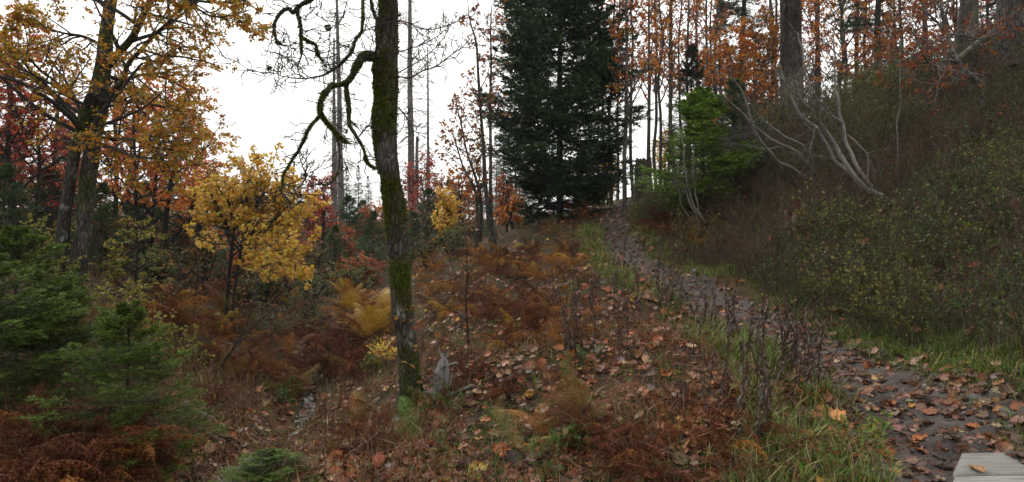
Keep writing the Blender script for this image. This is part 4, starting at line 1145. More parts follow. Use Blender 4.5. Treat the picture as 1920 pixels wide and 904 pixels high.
# ------------------------------------------------------------------ trees behind the ridge and shrubs in the middle distance
back = [(1375, 20, ORANGE, 14, "bright orange tree right of the small dark spruce", 300, 95), (1415, 22, [(3, (.40, .17, .02)), (3, (.32, .11, .02)), (2, (.46, .25, .03))], 16, "golden-orange tree just left of the tall brown snag", 300, 60),
        (1448, 26, RUST, 18, "rust tree touching the left side of the tall snag", 260, -150), (1535, 24, RUST, 16, "rust-leaved tree just right of the tall snag", 240, -200), (1575, 21, ORANGE, 14, "orange tree behind the larger bare shrub's tips", 230, -160),
        (1608, 25, RUST, 16, "rust tree left of the open-boughed dark spruce", 230, -180), (1690, 22, ORANGE, 14, "orange tree right of the open-boughed dark spruce", 200, -140), (1735, 24, RUST, 14, "rust tree behind the bent sapling's top", 180, -160),
        (1790, 23, RUST, 12, "rust tree left of the dark ridged snag", 150, -120), (1850, 26, REDS, 10, "reddish tree between ridged snag and thick spruce", 120, -100), (1340, 30, RUST, 14, "rust tree behind the grove's right end", 330, -100), (1500, 30, REDS, 14, "reddish tree directly behind the tall brown snag", 260, -120)]
for k, (x, d, pal, w, lb, yb, yt) in enumerate(back):
    r = rng_(800 + k)
    st = []
    for j in range(2):
        x0 = x + (r.normal(0, 9) if j else 0)
        st.append([(x0 + r.normal(0, 3) + j * 6 * t, yb + (yt - yb) * t, (w * .6 if j == 0 else w * .45) * (1 - .8 * t)) for t in np.linspace(0, 1, 7)])
    leafy_tree("maple_tree", lb, "tree", d, st, pal, 800 + k, leaf=.085, kind='maple', n1=24, l1=1.5, n2=5, n3=2, per=8, f0=.1, ang=.8, up=.05, wig=.14, flat=.7, base=np.array((.09, .076, .068)), moss=-.3, group="autumn trees behind the ridge")

mid = [(607, 478, 345, 25, REDS, .09, 1.0, "red rowan under the two dead spruces"), (585, 470, 372, 27, RUST, .09, .8, "rust shrub under the short brown dead pole"), (550, 500, 440, 24, [(3, (.33, .10, .06)), (2, (.4, .2, .05))], .08, .7, "pinkish shrub at the yellow maple's right foot"),
       (690, 470, 400, 28, RUST, .09, .9, "rust shrub left of the mossy trunk"), (720, 460, 395, 30, ORANGE, .09, .8, "orange shrub touching the mossy trunk's left edge"), (773, 400, 320, 36, REDS, .1, .9, "red sapling wrapped round the dead spruce's foot"),
       (800, 420, 300, 30, REDS, .09, 1.0, "red sapling round the thin dead pole"), (826, 440, 335, 29, RUST, .09, .9, "rust sapling right of the thin dead pole"), (838, 450, 370, 21, YELLOW, .09, .6, "yellow maple sapling between the young spruces"), (866, 440, 330, 25, ORANGE, .09, .9, "orange shrub left of the thin orange stems"),
       (950, 430, 350, 22, RUST, .08, .8, "rust shrub between thin stems and fir"), (958, 420, 385, 19, ORANGE, .08, .6, "small orange shrub at the fir's left foot"), (1140, 372, 300, 30, YELLOW, .1, .9, "yellow shrub showing right of the fir's lower boughs"), (1250, 350, 260, 32, YELLOW, .1, 1.0, "yellow shrub glimpsed inside the stem grove"),
       (500, 520, 440, 20, YELLOW, .085, .7, "low yellow maple shrub at the gully's far end"), (160, 470, 370, 22, YGREEN, .09, 1.2, "yellow-green tree behind the twin beech trunks"), (390, 470, 330, 24, ORANGE, .1, 1.3, "orange tree behind the yellow maple's left side"),
       (455, 480, 350, 26, [(3, (.33, .15, .03)), (2, (.4, .25, .04))], .1, 1.3, "golden tree behind the yellow maple"), (340, 450, 290, 26, REDS, .1, 1.4, "red tree behind the orange maple's stems"), (40, 420, 260, 24, RUST, .1, 1.4, "rust tree deep in the left thicket"), (130, 420, 270, 27, ORANGE, .1, 1.4, "orange tree deep behind the twin beech"), (645, 500, 440, 21, RUST, .08, .6, "rust bush before the pointed young spruce")]
OLIVE = [(3, (.13, .11, .03)), (2, (.09, .10, .03)), (2, (.18, .10, .03))]
mid += [(30, 500, 420, 15, OLIVE, .06, .9, "olive bush at the left edge behind spruces"), (140, 520, 440, 17, OLIVE, .06, 1.0, "olive bush between the twin beech and orange stems"), (200, 520, 420, 16, RUST, .06, .9, "rusty bush right of the twin beech"), (245, 530, 440, 19, OLIVE, .07, 1.0, "olive bush beneath the golden-orange maple"), (330, 520, 440, 19, RUST, .07, 1.0, "rusty bush above the fallen pale log"),
        (385, 540, 460, 16, OLIVE, .06, .9, "olive bush left of the yellow maple's stems"), (470, 560, 490, 15, RUST, .06, .8, "rusty bush right of the yellow maple's stems"), (520, 560, 480, 17, OLIVE, .06, .9, "olive bush at the gully head"), (560, 540, 470, 20, RUST, .07, .9, "rusty bush at the gully head"), (600, 540, 480, 19, OLIVE, .06, .9, "olive bush below the small spruces"), (670, 545, 500, 17, RUST, .06, .7, "rusty bush below the low bushy spruce"),
        (90, 460, 330, 21, ORANGE, .09, 1.3, "orange tree filling the thicket left of beech"), (280, 480, 380, 22, ORANGE, .09, 1.2, "orange tree filling the gap behind slender stems"), (425, 470, 390, 30, RUST, .1, 1.3, "rust tree behind the yellow maple's left stem"), (-30, 460, 280, 18, RUST, .09, 1.4, "rust tree at the extreme left edge"), (800, 470, 415, 22, OLIVE, .07, .8, "olive bush right of the mossy trunk"), (870, 470, 430, 19, OLIVE, .06, .7, "olive bush at the thin stems' left foot"), (1095, 390, 340, 24, OLIVE, .07, .8, "olive bush behind the fir's right foot")]
GREENB = [(3, (.10, .14, .04)), (2, (.15, .17, .05)), (1, (.2, .16, .05))]
mid += [(455, 600, 540, 13, OLIVE, .05, .7, "olive bush right beside the yellow maple's foot"), (500, 600, 530, 14, GREENB, .05, .8, "green bush between yellow maple and gully"), (540, 590, 520, 15.5, RUST, .05, .8, "rusty bush above the grey-green willows"), (590, 590, 530, 14, GREENB, .05, .8, "green bush in the gully's upper hollow"), (625, 575, 510, 17, OLIVE, .05, .8, "olive bush in the gully's upper hollow"),
        (660, 570, 520, 15, GREENB, .05, .7, "green bush above the yellow ferns"), (700, 560, 505, 17, RUST, .06, .7, "rusty bush left of the mossy trunk's middle"), (575, 530, 480, 24, GREENB, .07, 1.0, "green bush far up the gully"), (630, 520, 470, 26, OLIVE, .07, 1.0, "olive bush below the pointed young spruce"), (540, 520, 470, 27, RUST, .08, 1.0, "rusty bush far up the gully"), (690, 520, 470, 25, GREENB, .07, 1.0, "green bush under the rust shrub"), (485, 530, 480, 23, OLIVE, .07, 1.0, "olive bush far behind the yellow maple"),
        (345, 570, 510, 13.5, OLIVE, .05, .7, "olive bush in front of the fallen log"), (290, 570, 500, 13, GREENB, .05, .7, "green bush left of the fallen log"), (795, 520, 465, 16, OLIVE, .05, .7, "olive bush at the spur's left side"), (850, 500, 450, 17, GREENB, .05, .7, "green bush on the spur's back")]
for k, (x, yb, yt, d, pal, lf, l1, lb) in enumerate(mid):
    r = rng_(900 + k)
    st = [[(x + r.normal(0, 2) + q * 5 * t, yb + (yt - yb) * t, 5 * 22 / d * (1 - .8 * t)) for t in np.linspace(0, 1, 6)] for q in ((0, -1) if yb - yt > 60 else (0,))]
    leafy_tree("rowan_shrub" if yb - yt < 110 else "rowan_tree", lb, "shrub" if yb - yt < 110 else "tree", d, st, pal, 900 + k, leaf=lf, kind='maple', n1=20, l1=l1, n2=4, n3=2, per=5, f0=.15, ang=.8, up=.05, wig=.14, flat=.8, base=DARK, moss=-.3, sides=7)

# thin saplings standing on the near slopes
sap = [(877, 690, 8.2, [(877, 690, 4), (877, 620, 4), (874, 560, 3.4), (876, 510, 3), (875, 470, 2), (872, 430, 1)], "thin dark sapling on the slope right of the mossy maple"),
       (735, 600, 10, [(768, 520, 3.4), (775, 470, 3.2), (785, 440, 3), (800, 400, 2.4), (812, 370, 1)], "slanting thin sapling close behind the mossy trunk"),
       (330, 640, 10.5, [(362, 640, 4), (364, 590, 3.4), (368, 540, 3), (372, 500, 2), (374, 470, 1)], "thin bare sapling left of the yellow maple"), (318, 650, 10, [(306, 615, 4), (316, 580, 3.4), (326, 545, 3), (334, 510, 2), (340, 480, 1)], "thin leaning sapling below the fallen pale log"),
       (420, 690, 9, [(415, 690, 5), (440, 650, 4.6), (462, 610, 4), (476, 570, 3), (486, 530, 1.6)], "slanting sapling stem in front of the yellow maple"), (850, 600, 9, [(786, 800, 3), (775, 720, 3), (766, 650, 2.6), (760, 610, 2)], "thin broken branch leaning on the mossy trunk")]
for k, (x, y, d, st, lb) in enumerate(sap):
    if k == 5: d = 5.9
    leafy_tree("sapling", lb, "sapling", d, [st], [(2, (.22, .09, .03)), (1, (.3, .16, .03))], 960 + k, leaf=.06, n1=12, l1=.6, n2=2, n3=1, per=1, f0=.35, ang=.8, up=.06, wig=.15, base=np.array((.05, .042, .038)), sides=6)
# ------------------------------------------------------------------ undergrowth
def stream_x(y):
    return np.interp(y, SY, SX)

def scatter(n, dmin, dmax, seed, keep, spread=.98):
    r = rng_(seed)
    d = dmin * (dmax / dmin) ** r.random(n)
    x = d * (2 * r.random(n) - 1) * spread
    k = keep(x, d, r)
    x, y = x[k], d[k]
    return x, y, H(x, y), r

def scatter_path(n, dmin, dmax, seed, s0, s1, noise=None):
    r = rng_(seed)
    y = dmin * (dmax / dmin) ** r.random(n)
    s = s0 + (s1 - s0) * r.random(n)
    x = path_x(y) + s * path_hw(y)
    k = np.ones(n, bool) if noise is None else (fbm(np.stack([x * noise[1], y * noise[1], 0 * x], 1), noise[0], 3) > noise[2]) | (r.random(n) < .25)
    x, y = x[k], y[k]
    return x, y, H(x, y), r

def normal_at(x, y, e=.06):
    zx = (H(x + e, y) - H(x - e, y)) / (2 * e); zy = (H(x, y + e) - H(x, y - e)) / (2 * e)
    return nrm(np.stack([-zx, -zy, np.ones_like(zx)], -1))

def zone(x, y):
    """1 right bank, 2 path, 3 left verge, 4 slope, 5 gully, 6 left bank"""
    s = path_side(x, y); g = x - stream_x(y)
    z = np.full(x.shape, 4)
    z = np.where(s > 1.0, 1, z); z = np.where(np.abs(s) <= 1.0, 2, z); z = np.where((s < -1) & (s > -2.6), 3, z)
    z = np.where((np.abs(g) < .55) & (s < -1), 5, z); z = np.where(g <= -.55, 6, z)
    return z

LITTER = [(4, (.26, .125, .058)), (4, (.25, .078, .026)), (4, (.12, .055, .032)), (2, (.35, .21, .11)), (3, (.34, .10, .022)), (.6, (.44, .25, .05)), (2, (.07, .04, .026))]
BROWNLIT = [(4, (.13, .055, .028)), (3, (.17, .07, .028)), (2, (.22, .12, .06)), (2, (.08, .042, .028))]

def litter(name, label, n, dmin, dmax, seed, keep, pal, smin, smax, kind='lobed', lift=.012):
    x, y, z, r = scatter(n, dmin, dmax, seed, keep) if callable(keep) else scatter_path(n, dmin, dmax, seed, *keep)
    m = len(x)
    nn = nrm(normal_at(x, y) + .38 * r.standard_normal((m, 3)))
    fw = r.standard_normal((m, 3)); fw = nrm(fw - (fw * nn).sum(1, keepdims=True) * nn)
    p = np.stack([x, y, z + lift + .03 * r.random(m) ** 2], 1)
    V, f, k = leaves(p, fw, nn, smin + (smax - smin) * r.random(m) ** 1.6, kind, width=.75 + .4 * r.random(m), curl=.9 * r.random(m) - .15)
    mb = MB(); mb.add(V, [(f, 0)], np.repeat(pick(r, pal, m, .22), k, 0))
    tag(link(name, mb.mesh(name, [M_LITTER], smooth=False)), label, "leaves", kind="stuff")

def patchy(x, y, seed, sc=1.0, lo=0.0):
    return fbm(np.stack([x * sc, y * sc, 0 * x], 1), seed, 3) > lo

litter("fallen_leaves", "fallen brown and tan leaves covering the slope and gully", 38000, 2.6, 16, 1001,
       lambda x, y, r: np.isin(zone(x, y), (3, 4, 5)) & (r.random(len(x)) < np.where(patchy(x, y, 51, 1.1, -.1), .8, .3)), LITTER, .03, .125, lift=.03)
litter("gully_leaves", "wet red-brown leaves crowding the stream bed", 9000, 4, 13, 1002, lambda x, y, r: (np.abs(x - stream_x(y)) < .8 - .04 * (y - 6)) & ~((np.abs(x - stream_x(y) + .03) < .13) & (y > 6.9) & (y < 8.6)), BROWNLIT, .06, .12)
litter("bank_leaves", "dead leaves caught in the undergrowth of both banks", 9000, 2.6, 16, 1003,
       lambda x, y, r: np.isin(zone(x, y), (1, 6)) & (r.random(len(x)) < .33), LITTER, .05, .13)
litter("path_leaves", "small broken leaf pieces strewn along the path", 3400, 2.6, 19, 1004, (-1.15, 1.15),
        [(4, (.19, .105, .07)), (4, (.12, .062, .042)), (3, (.16, .055, .028)), (2, (.27, .165, .10)), (1, (.24, .085, .025))], .04, .105)

# --- whole maple leaves close by, one object each
def maple_leaves():
    T, f = LEAF['lobed']
    r = rng_(1010)
    meshes = []
    for k in range(7):
        V = np.array([(0., 0, 0)] * 0 + [tuple(v) for v in T])
        # finer outline: split every lobe edge with a tooth
        V = V.copy(); V[:, 0] *= .85 + .3 * r.random(); V[:14] += .035 * r.standard_normal((14, 3)) * np.array([1, 1, .6])
        c = .1 + .9 * r.random()
        V[:, 2] += c * .35 * (V[:, 0] * 1.3) ** 2 + (.5 * r.random() - .2) * (V[:, 1] - .4) ** 2
        V[:, 1] -= .4
        V[:, 2] -= V[:, 2].min()
        mb = MB(); mb.add(V, [(f, 0)], (.2, .1, .05))
        meshes.append(mb.mesh("maple_leaf", [M_LITTER], smooth=False))
    cols = [("tan", (.26, .135, .065)), ("orange", (.30, .10, .028)), ("rust-brown", (.17, .062, .03)), ("pale buff", (.34, .22, .12)), ("dark brown", (.095, .05, .034)), ("yellow-orange", (.40, .21, .04))]
    mats = [(n, leaf_mat("maple_leaf_" + n.replace('-', '_').replace(' ', '_'), .12, .6, .3, c, grain=9)) for n, c in cols]
    wt = np.array([4, 1.8, 4.5, 1.6, 3.5, .15]); wt /= wt.sum()
    spots = []
    # along the near path, the verge and the near slope
    d = 3.05 * (7.5 / 3.05) ** r.random(2600)
    x = path_x(d) + path_hw(d) * r.normal(-.1, .85, 2600)
    for a, b in zip(x, d):
        px = 960 + a / b * F
        if -40 < px < 1960 and not (px > 1760 and b < 3.72): spots.append((a, b))
        if len(spots) >= 205: break
    x = r.uniform(-.4, 2.2, 900); d = r.uniform(3.4, 7.5, 900)
    k = zone(x, d) == 4
    spots += list(zip(x[k], d[k]))[:70]
    for (px, py) in [(1795, 523), (1870, 620), (1872, 730), (1835, 770), (1700, 590), (1722, 672), (1650, 590), (1642, 712), (1600, 705), (1700, 672), (1888, 570), (1870, 693), (1713, 628), (1795, 700), (1750, 745), (1680, 785), (1830, 790), (1868, 640), (1885, 745), (1712, 815), (1765, 822), (1720, 850),
                    (1588, 735), (1700, 372), (1715, 380), (1650, 275), (1800, 355), (1900, 355), (1742, 410), (1680, 560)]:
        q = hit(px, py); spots.append((q[0], q[1]))
    spots = spots[:300]
    xs = np.array([s[0] for s in spots]); ys = np.array([s[1] for s in spots])
    nn = normal_at(xs, ys, .05); zz = H(xs, ys)
    where = {1: "in the grass of the right bank", 2: "lying on the dirt path", 3: "in the grass along the path's left edge", 4: "lying on the slope below the path", 5: "beside the stream", 6: "on the left bank"}
    zn = zone(xs, ys)
    for i in range(len(xs)):
        ci = r.choice(6, p=wt)
        o = link("maple_leaf", meshes[r.integers(7)])
        o.material_slots[0].link = 'OBJECT'; o.material_slots[0].material = mats[ci][1]
        n = Vector(nn[i] + .28 * r.standard_normal(3)).normalized()
        qn = n.to_track_quat('Z', 'Y')
        from mathutils import Quaternion
        o.rotation_mode = 'QUATERNION'
        o.rotation_quaternion = qn @ Quaternion((0, 0, 1), r.random() * 6.283)
        s = .050 + .055 * r.random()
        o.location = (xs[i], ys[i], zz[i] + .022 + .02 * r.random())
        o.scale = (s, s, s)
        reg(o, "fallen %s maple leaf" % mats[ci][0], "leaf", "whole maple leaves on the ground, %s" % mats[ci][0], (xs[i], ys[i], zz[i]))
    # one on the boardwalk
    o = link("maple_leaf", meshes[2]); o.material_slots[0].link = 'OBJECT'; o.material_slots[0].material = mats[0][1]
    p = W(1832, 894, 3.3); o.location = (p[0], p[1], W(1797, 848, 3.55)[2] + .006); o.scale = (.085,) * 3; o.rotation_euler = (0, 0, .2)
    tag(o, "single tan maple leaf lying on the grey boardwalk planks", "leaf")
maple_leaves()

# --- grass
def grass(name, label, n, dmin, dmax, seed, keep, pal, hmin, hmax, wid, lean=.5, clump=1.0, tuft=.0):
    x, y, z, r = scatter(n, dmin, dmax, seed, keep) if callable(keep) else scatter_path(n, dmin, dmax, seed, *keep)
    if tuft:
        k = 9
        x = np.repeat(x, k) + tuft * r.standard_normal(len(x) * k); y = np.repeat(y, k) + tuft * r.standard_normal(len(y) * k)
        z = H(x, y)
    m = len(x)
    h = hmin + (hmax - hmin) * r.random(m) ** 1.5
    az = r.random(m) * 2 * np.pi; ln = lean * (.3 + r.random(m))
    dx = np.stack([np.cos(az), np.sin(az), 0 * az], 1)
    b = np.stack([x, y, z - .01], 1)
    w = wid * (.6 + .8 * r.random(m)); sd = np.stack([-np.sin(az + r.normal(0, .8, m)), np.cos(az), 0 * az], 1)
    up = np.array([0, 0, 1.])
    V = np.stack([b - sd * w[:, None] / 2, b + sd * w[:, None] / 2,
                  b + up * (h * .55)[:, None] + dx * (h * ln * .3)[:, None] - sd * w[:, None] * .4, b + up * (h * .55)[:, None] + dx * (h * ln * .3)[:, None] + sd * w[:, None] * .4,
                  b + up * (h * (.98 - .35 * ln))[:, None] + dx * (h * ln)[:, None]], 1)
    i = (np.arange(m) * 5)[:, None]
    mb = MB(); mb.add(V.reshape(-1, 3), [(np.concatenate([i, i + 1, i + 3, i + 2], 1), 0), (np.concatenate([i + 2, i + 3, i + 4], 1), 0)], np.repeat(pick(r, pal, m, .2), 5, 0))
    tag(link(name, mb.mesh(name, [M_GRASS], smooth=False)), label, "grass", kind="stuff")

GGREEN = [(4, (.095, .17, .022)), (3, (.16, .24, .035)), (2, (.065, .11, .02)), (3, (.30, .26, .10))]
GDRY = [(3, (.26, .21, .10)), (3, (.17, .12, .06)), (2, (.11, .07, .04)), (2, (.11, .12, .03))]
GDARK = [(4, (.07, .12, .02)), (3, (.11, .165, .03)), (1, (.14, .12, .05)), (2, (.065, .050, .028))]
grass("verge_grass", "green and straw-coloured grass along the left edge of the path", 1500, 2.6, 15, 1101, (-2.5, -.75, (61, 1.3, .05)), GGREEN, .10, .32, .007, .6, tuft=.045)
grass("bank_foot_grass", "bright green grass at the foot of the right bank", 3000, 3, 16, 1102, (.72, 3.0, (62, 1.2, -.2)), GGREEN, .04, .17, .006, .9, tuft=.05)
grass("bank_grass", "dark rough grass over the whole right bank", 5200, 3.5, 17, 1103, lambda x, y, r: (path_side(x, y) > 1.6) & patchy(x, y, 74, 1.3, -.15), GDARK, .10, .34, .007, .45, tuft=.05)
grass("dry_grass", "bleached dry grass blades on slope and banks", 4200, 2.6, 18, 1104, lambda x, y, r: (np.abs(path_side(x, y)) > 1.0) & ((zone(x, y) != 4) | (r.random(len(x)) < .25)) & (r.random(len(x)) < np.where(patchy(x, y, 63, .8, .1), .8, .2)), GDRY, .10, .36, .006, .9, tuft=.06)
grass("slope_grass", "scattered green grass tufts on the slope and left bank", 2600, 2.6, 20, 1105, lambda x, y, r: (path_side(x, y) < -2) & patchy(x, y, 64, .7, .25), GGREEN, .06, .24, .006, .6, tuft=.05)
grass("near_tuft_grass", "dense fresh green grass cushion left of the boardwalk", 620, 2.9, 5.0, 1106, (-2.0, -.92, (65, 1.5, -.1)), [(4, (.075, .17, .02)), (3, (.055, .12, .018)), (1, (.14, .18, .04))], .06, .16, .0045, .9, tuft=.05)

GBROWN = [(3, (.15, .062, .032)), (3, (.20, .10, .05)), (2, (.09, .045, .03)), (1, (.26, .17, .09))]
grass("dead_weeds", "standing dead brown weeds in the gully and left bank", 4200, 3.4, 20, 1107, lambda x, y, r: (np.isin(zone(x, y), (5, 6)) & ((np.abs(x - stream_x(y)) > .45) | (y > 9.5))) & patchy(x, y, 66, .8, -.25), GBROWN, .15, .55, .007, .5, tuft=.08)
grass("slope_weeds", "standing dead brown weeds over the slope", 3400, 3.4, 18, 1108, lambda x, y, r: (zone(x, y) == 4) & patchy(x, y, 67, .8, .0), GBROWN, .12, .40, .006, .6, tuft=.07)
# --- dead stems and needles lying about
def stems_mat(name, label, n, dmin, dmax, seed, keep, pal, lmin, lmax, rad, upz=.15):
    x, y, z, r = scatter(n, dmin, dmax, seed, keep); m = len(x)
    b = np.stack([x, y, z + .01 + .06 * r.random(m)], 1)
    d = nrm(np.stack([r.standard_normal(m), r.standard_normal(m), upz * r.standard_normal(m) + upz], 1))
    P = shoots(b, d, lmin + (lmax - lmin) * r.random(m), 4, .26, -.02, r)
    P[..., 2] = np.maximum(P[..., 2], H(P[..., 0], P[..., 1]) + .006)
    V, q = tubes(P, np.repeat((rad * (.5 + r.random(m)))[:, None], 4, 1) * np.linspace(1, .5, 4), 3)
    mb = MB(); mb.add(V, [(q, 0)], np.repeat(pick(r, pal, m, .2), 12, 0))
    tag(link(name, mb.mesh(name, [M_TWIG])), label, "twigs", kind="stuff")
stems_mat("dead_stems", "dead brown stems and twigs lying over the slope", 7500, 2.6, 14, 1201, lambda x, y, r: np.isin(zone(x, y), (3, 4, 5, 6)), [(4, (.15, .058, .032)), (3, (.20, .11, .07)), (2, (.08, .042, .03))], .15, .6, .0028)
stems_mat("bank_twigs", "thin dead twigs tangled in the right bank's undergrowth", 5200, 3.5, 14, 1202, lambda x, y, r: (path_side(x, y) > 1.3), [(3, (.10, .075, .06)), (3, (.16, .13, .11)), (2, (.06, .035, .03))], .12, .45, .0022, .5)

# --- bilberry shrubs
def bilberry(seed, pal, nst=34, nl=520, h=.46, rad=.15, lf=.022, stem=(.07, .05, .035)):
    r = rng_(seed); mb = MB()
    b = np.stack([rad * .5 * r.standard_normal(nst), rad * .5 * r.standard_normal(nst), -.03 * np.ones(nst)], 1)
    d = np.stack([.5 * r.standard_normal(nst), .5 * r.standard_normal(nst), 1 + 0 * b[:, 0]], 1) + np.concatenate([b[:, :2] * 2.2, np.zeros((nst, 1))], 1)
    P = shoots(b, d, h * (.5 + .65 * r.random(nst)), 5, .16, .06, r)
    V, q = tubes(P, np.full((nst, 5), .0022), 3); mb.add(V, [(q, 0)], stem)
    Q, RR = branch_out(P, np.full((nst, 5), .002), 5, .3, 1, .6, .4, 4, .15, .08, r)
    V, q = tubes(Q, np.full(RR.shape, .0014), 3); mb.add(V, [(q, 0)], stem)
    put_leaves(mb, Q, max(1, nl // (nst * 5)), lf, pal, 'small', r, mi=1, droop=-.2, t0=.2, jit=.25)
    return mb.mesh("bilberry_shrub", [M_TWIG, M_LEAF], smooth=False)
BG = [(4, (.066, .114, .024)), (3, (.104, .165, .036)), (3, (.030, .048, .014)), (1.2, (.14, .065, .03))]
BR = [(4, (.17, .066, .040)), (3, (.095, .062, .03)), (2, (.14, .062, .034)), (2, (.04, .028, .022))]
BY = [(4, (.13, .165, .03)), (3, (.10, .13, .026)), (2, (.21, .20, .045))]
BIL = {'green': [bilberry(1300 + k, BG) for k in range(3)], 'brown': [bilberry(1310 + k, BR, 36, 480, .42, .15, .018) for k in range(3)], 'yellow': [bilberry(1320 + k, BY, 32, 500, .48, .14, .024) for k in range(2)]}
def bank_shrubs():
    r = rng_(1330)
    n = 0
    spots = []
    while len(spots) < 215 and n < 20000:
        n += 1
        px = r.uniform(1180, 1960); py = r.uniform(130, 640)
        d = 4.6 * (15 / 4.6) ** r.random()
        x = (px - 960) / F * d
        s = path_side(np.array([x]), np.array([d]))[0]
        if s < 1.9: continue
        if vnoise(np.array([x * 1.3, d * 1.3, 8.]), 19) < -.05 and r.random() < .9: continue
        if any((x - a) ** 2 + (d - b) ** 2 < (.26 + .012 * d) ** 2 for a, b in spots): continue
        spots.append((x, d))
    xs = np.array(spots); z = H(xs[:, 0], xs[:, 1])
    ez = {'green': "green", 'brown': "red-brown", 'yellow': "yellow-green"}
    for (x, d), zz in zip(spots, z):
        px = 960 + x / d * F; py = HZ - (zz - CZ) * F / d
        yel = (py < 270 and px < 1700 and r.random() < .65) or (r.random() < .02)
        v = 1.25 * vnoise(np.array([x * .75, d * .75, 3.]), 7) + .18 * r.standard_normal()
        t = 'yellow' if yel or v < -1.0 else ('brown' if v > .0 else 'green')
        o = link("bilberry_shrub", BIL[t][r.integers(len(BIL[t]))], None, (x, d, zz), (0, 0, r.random() * 6.28), 1.0 + .8 * r.random())
        reg(o, "low %s bilberry shrub" % ez[t], "shrub", "%s bilberry shrubs on the bank" % ez[t], (x, d, zz))
bank_shrubs()
def shrub_mass(name, label, n, dmin, dmax, seed, keep, kinds, smin, smax):
    """bilberry that nobody could count, joined"""
    x, y, z, r = scatter(n, dmin, dmax, seed, keep)
    mb = MB()
    for a, b, c in zip(x, y, z):
        pal = kinds[r.integers(len(kinds))]
        s = (smin + (smax - smin) * r.random()) * max(1, b / 14); m = 34
        p = np.array([a, b, c]) + np.stack([.15 * s * r.standard_normal(m), .15 * s * r.standard_normal(m), .30 * s * r.random(m)], 1)
        V, f, k = leaves(p, nrm(r.standard_normal((m, 3)) + [0, 0, .5]), r.standard_normal((m, 3)), .027 * max(1, b / 14) * (.6 + .8 * r.random(m)), 'small')
        mb.add(V, [(f, 0)], np.repeat(pick(r, pal, m, .25), k, 0))
    tag(link(name, mb.mesh(name, [M_LEAF], smooth=False)), label, "ground cover", kind="stuff")
shrub_mass("bank_ground_cover", "mixed low leafy ground cover on the right bank", 900, 4.5, 20, 1340, lambda x, y, r: (path_side(x, y) > 2.2) & patchy(x, y, 73, 1.4, .0), [BG, BR, BR, BG, BY], .6, 1.3)
shrub_mass("slope_ground_cover", "low leafy ground cover on the slope", 2000, 3, 30, 1341, lambda x, y, r: np.isin(zone(x, y), (3, 4)) & patchy(x, y, 71, .9, -.05), [BG, [(3, (.09, .16, .035)), (2, (.14, .2, .05))], BR, [(3, (.20, .065, .028)), (2, (.27, .10, .035))], [(3, (.17, .06, .028)), (2, (.24, .10, .035))]], .3, .8)
shrub_mass("left_ground_cover", "low leafy ground cover on the left bank", 2600, 3.5, 40, 1342, lambda x, y, r: np.isin(zone(x, y), (5, 6)) & (y > 4.5), [BG, BR, [(3, (.12, .05, .024)), (2, (.17, .08, .03))], [(3, (.10, .11, .025)), (2, (.18, .14, .04))]], .6, 1.8)

# --- ferns
def frond(seed, n=20, shape='lance', droop=1.0, dead=0.0, m=9):
    r = rng_(seed); mb = MB()
    K = 24; t = np.linspace(0, 1, K)
    a = 1.15 - droop * 1.5 * t ** 1.2
    dx = np.cos(a); dz = np.sin(a)
    x = np.concatenate([[0], np.cumsum((dx[1:] + dx[:-1]) / 2) / (K - 1)]); z = np.concatenate([[0], np.cumsum((dz[1:] + dz[:-1]) / 2) / (K - 1)])
    yb = .05 * r.standard_normal() * t ** 2 + .02 * dead * np.sin(t * 9 + r.random() * 6)
    C = np.stack([x, yb, z], 1)
    V, q = tubes(C, .006 * (1 - .75 * t), 3); mb.add(V, [(q, 0)], (.5, .5, .5))
    tt = .14 + .85 * (np.arange(n) + .2) / n
    L0 = (.27 * np.sin(np.pi * np.clip(tt, 0, 1) ** .8) + .02) if shape == 'lance' else .38 * (1.05 - tt)
    P, T = along(C[None], tt[None]); P, T = P[0], T[0]
    up = np.stack([-T[:, 2], 0 * T[:, 0], T[:, 0]], 1)
    for sgn in (1., -1.):
        side = np.array([0, sgn, 0.])
        d = nrm(side[None] * .92 + T * .38 - up * (.12 + dead * (.5 + .5 * r.random((n, 1)))) + dead * .25 * r.standard_normal((n, 3)))
        Ln = L0 * (1 + .12 * r.standard_normal(n)) * (1 - .25 * dead)
        u = (np.arange(m) + .5) / m
        cur = np.array([0, 0, -1.]) * (.25 + dead * .9)
        q = P[:, None] + d[:, None] * (Ln[:, None] * u[None])[..., None] + cur * (Ln[:, None] * u[None] ** 2 * .35)[..., None]
        # pinna: two rows of pinnules
        for s2 in (1., -1.):
            fw = nrm(d[:, None] * .55 + s2 * T[:, None] * .85 + dead * .5 * r.standard_normal((n, m, 3)))
            sz = (.027 + 0 * Ln[:, None]) * (1.15 - .8 * u[None]) * np.minimum(1, Ln / .12)[:, None] * (1 + .25 * dead)
            Vv, f, k = leaves(q.reshape(-1, 3), fw.reshape(-1, 3), np.repeat(up[:, None] + 0 * q, 1, 1).reshape(-1, 3) + dead * .8 * r.standard_normal((n * m, 3)), sz.ravel(), 'small', width=.95)
            mb.add(Vv, [(f, 0)], (.5, .5, .5))
    return mb.mesh("fern_frond", [M_LEAF], smooth=False)
FG = [frond(1400 + k, 22, 'lance', .45 + .14 * k) for k in range(3)]
FB = [frond(1410 + k, 18, 'lance' if k % 2 else 'tri', 1.0 + .18 * k, 1.0, 8) for k in range(4)]
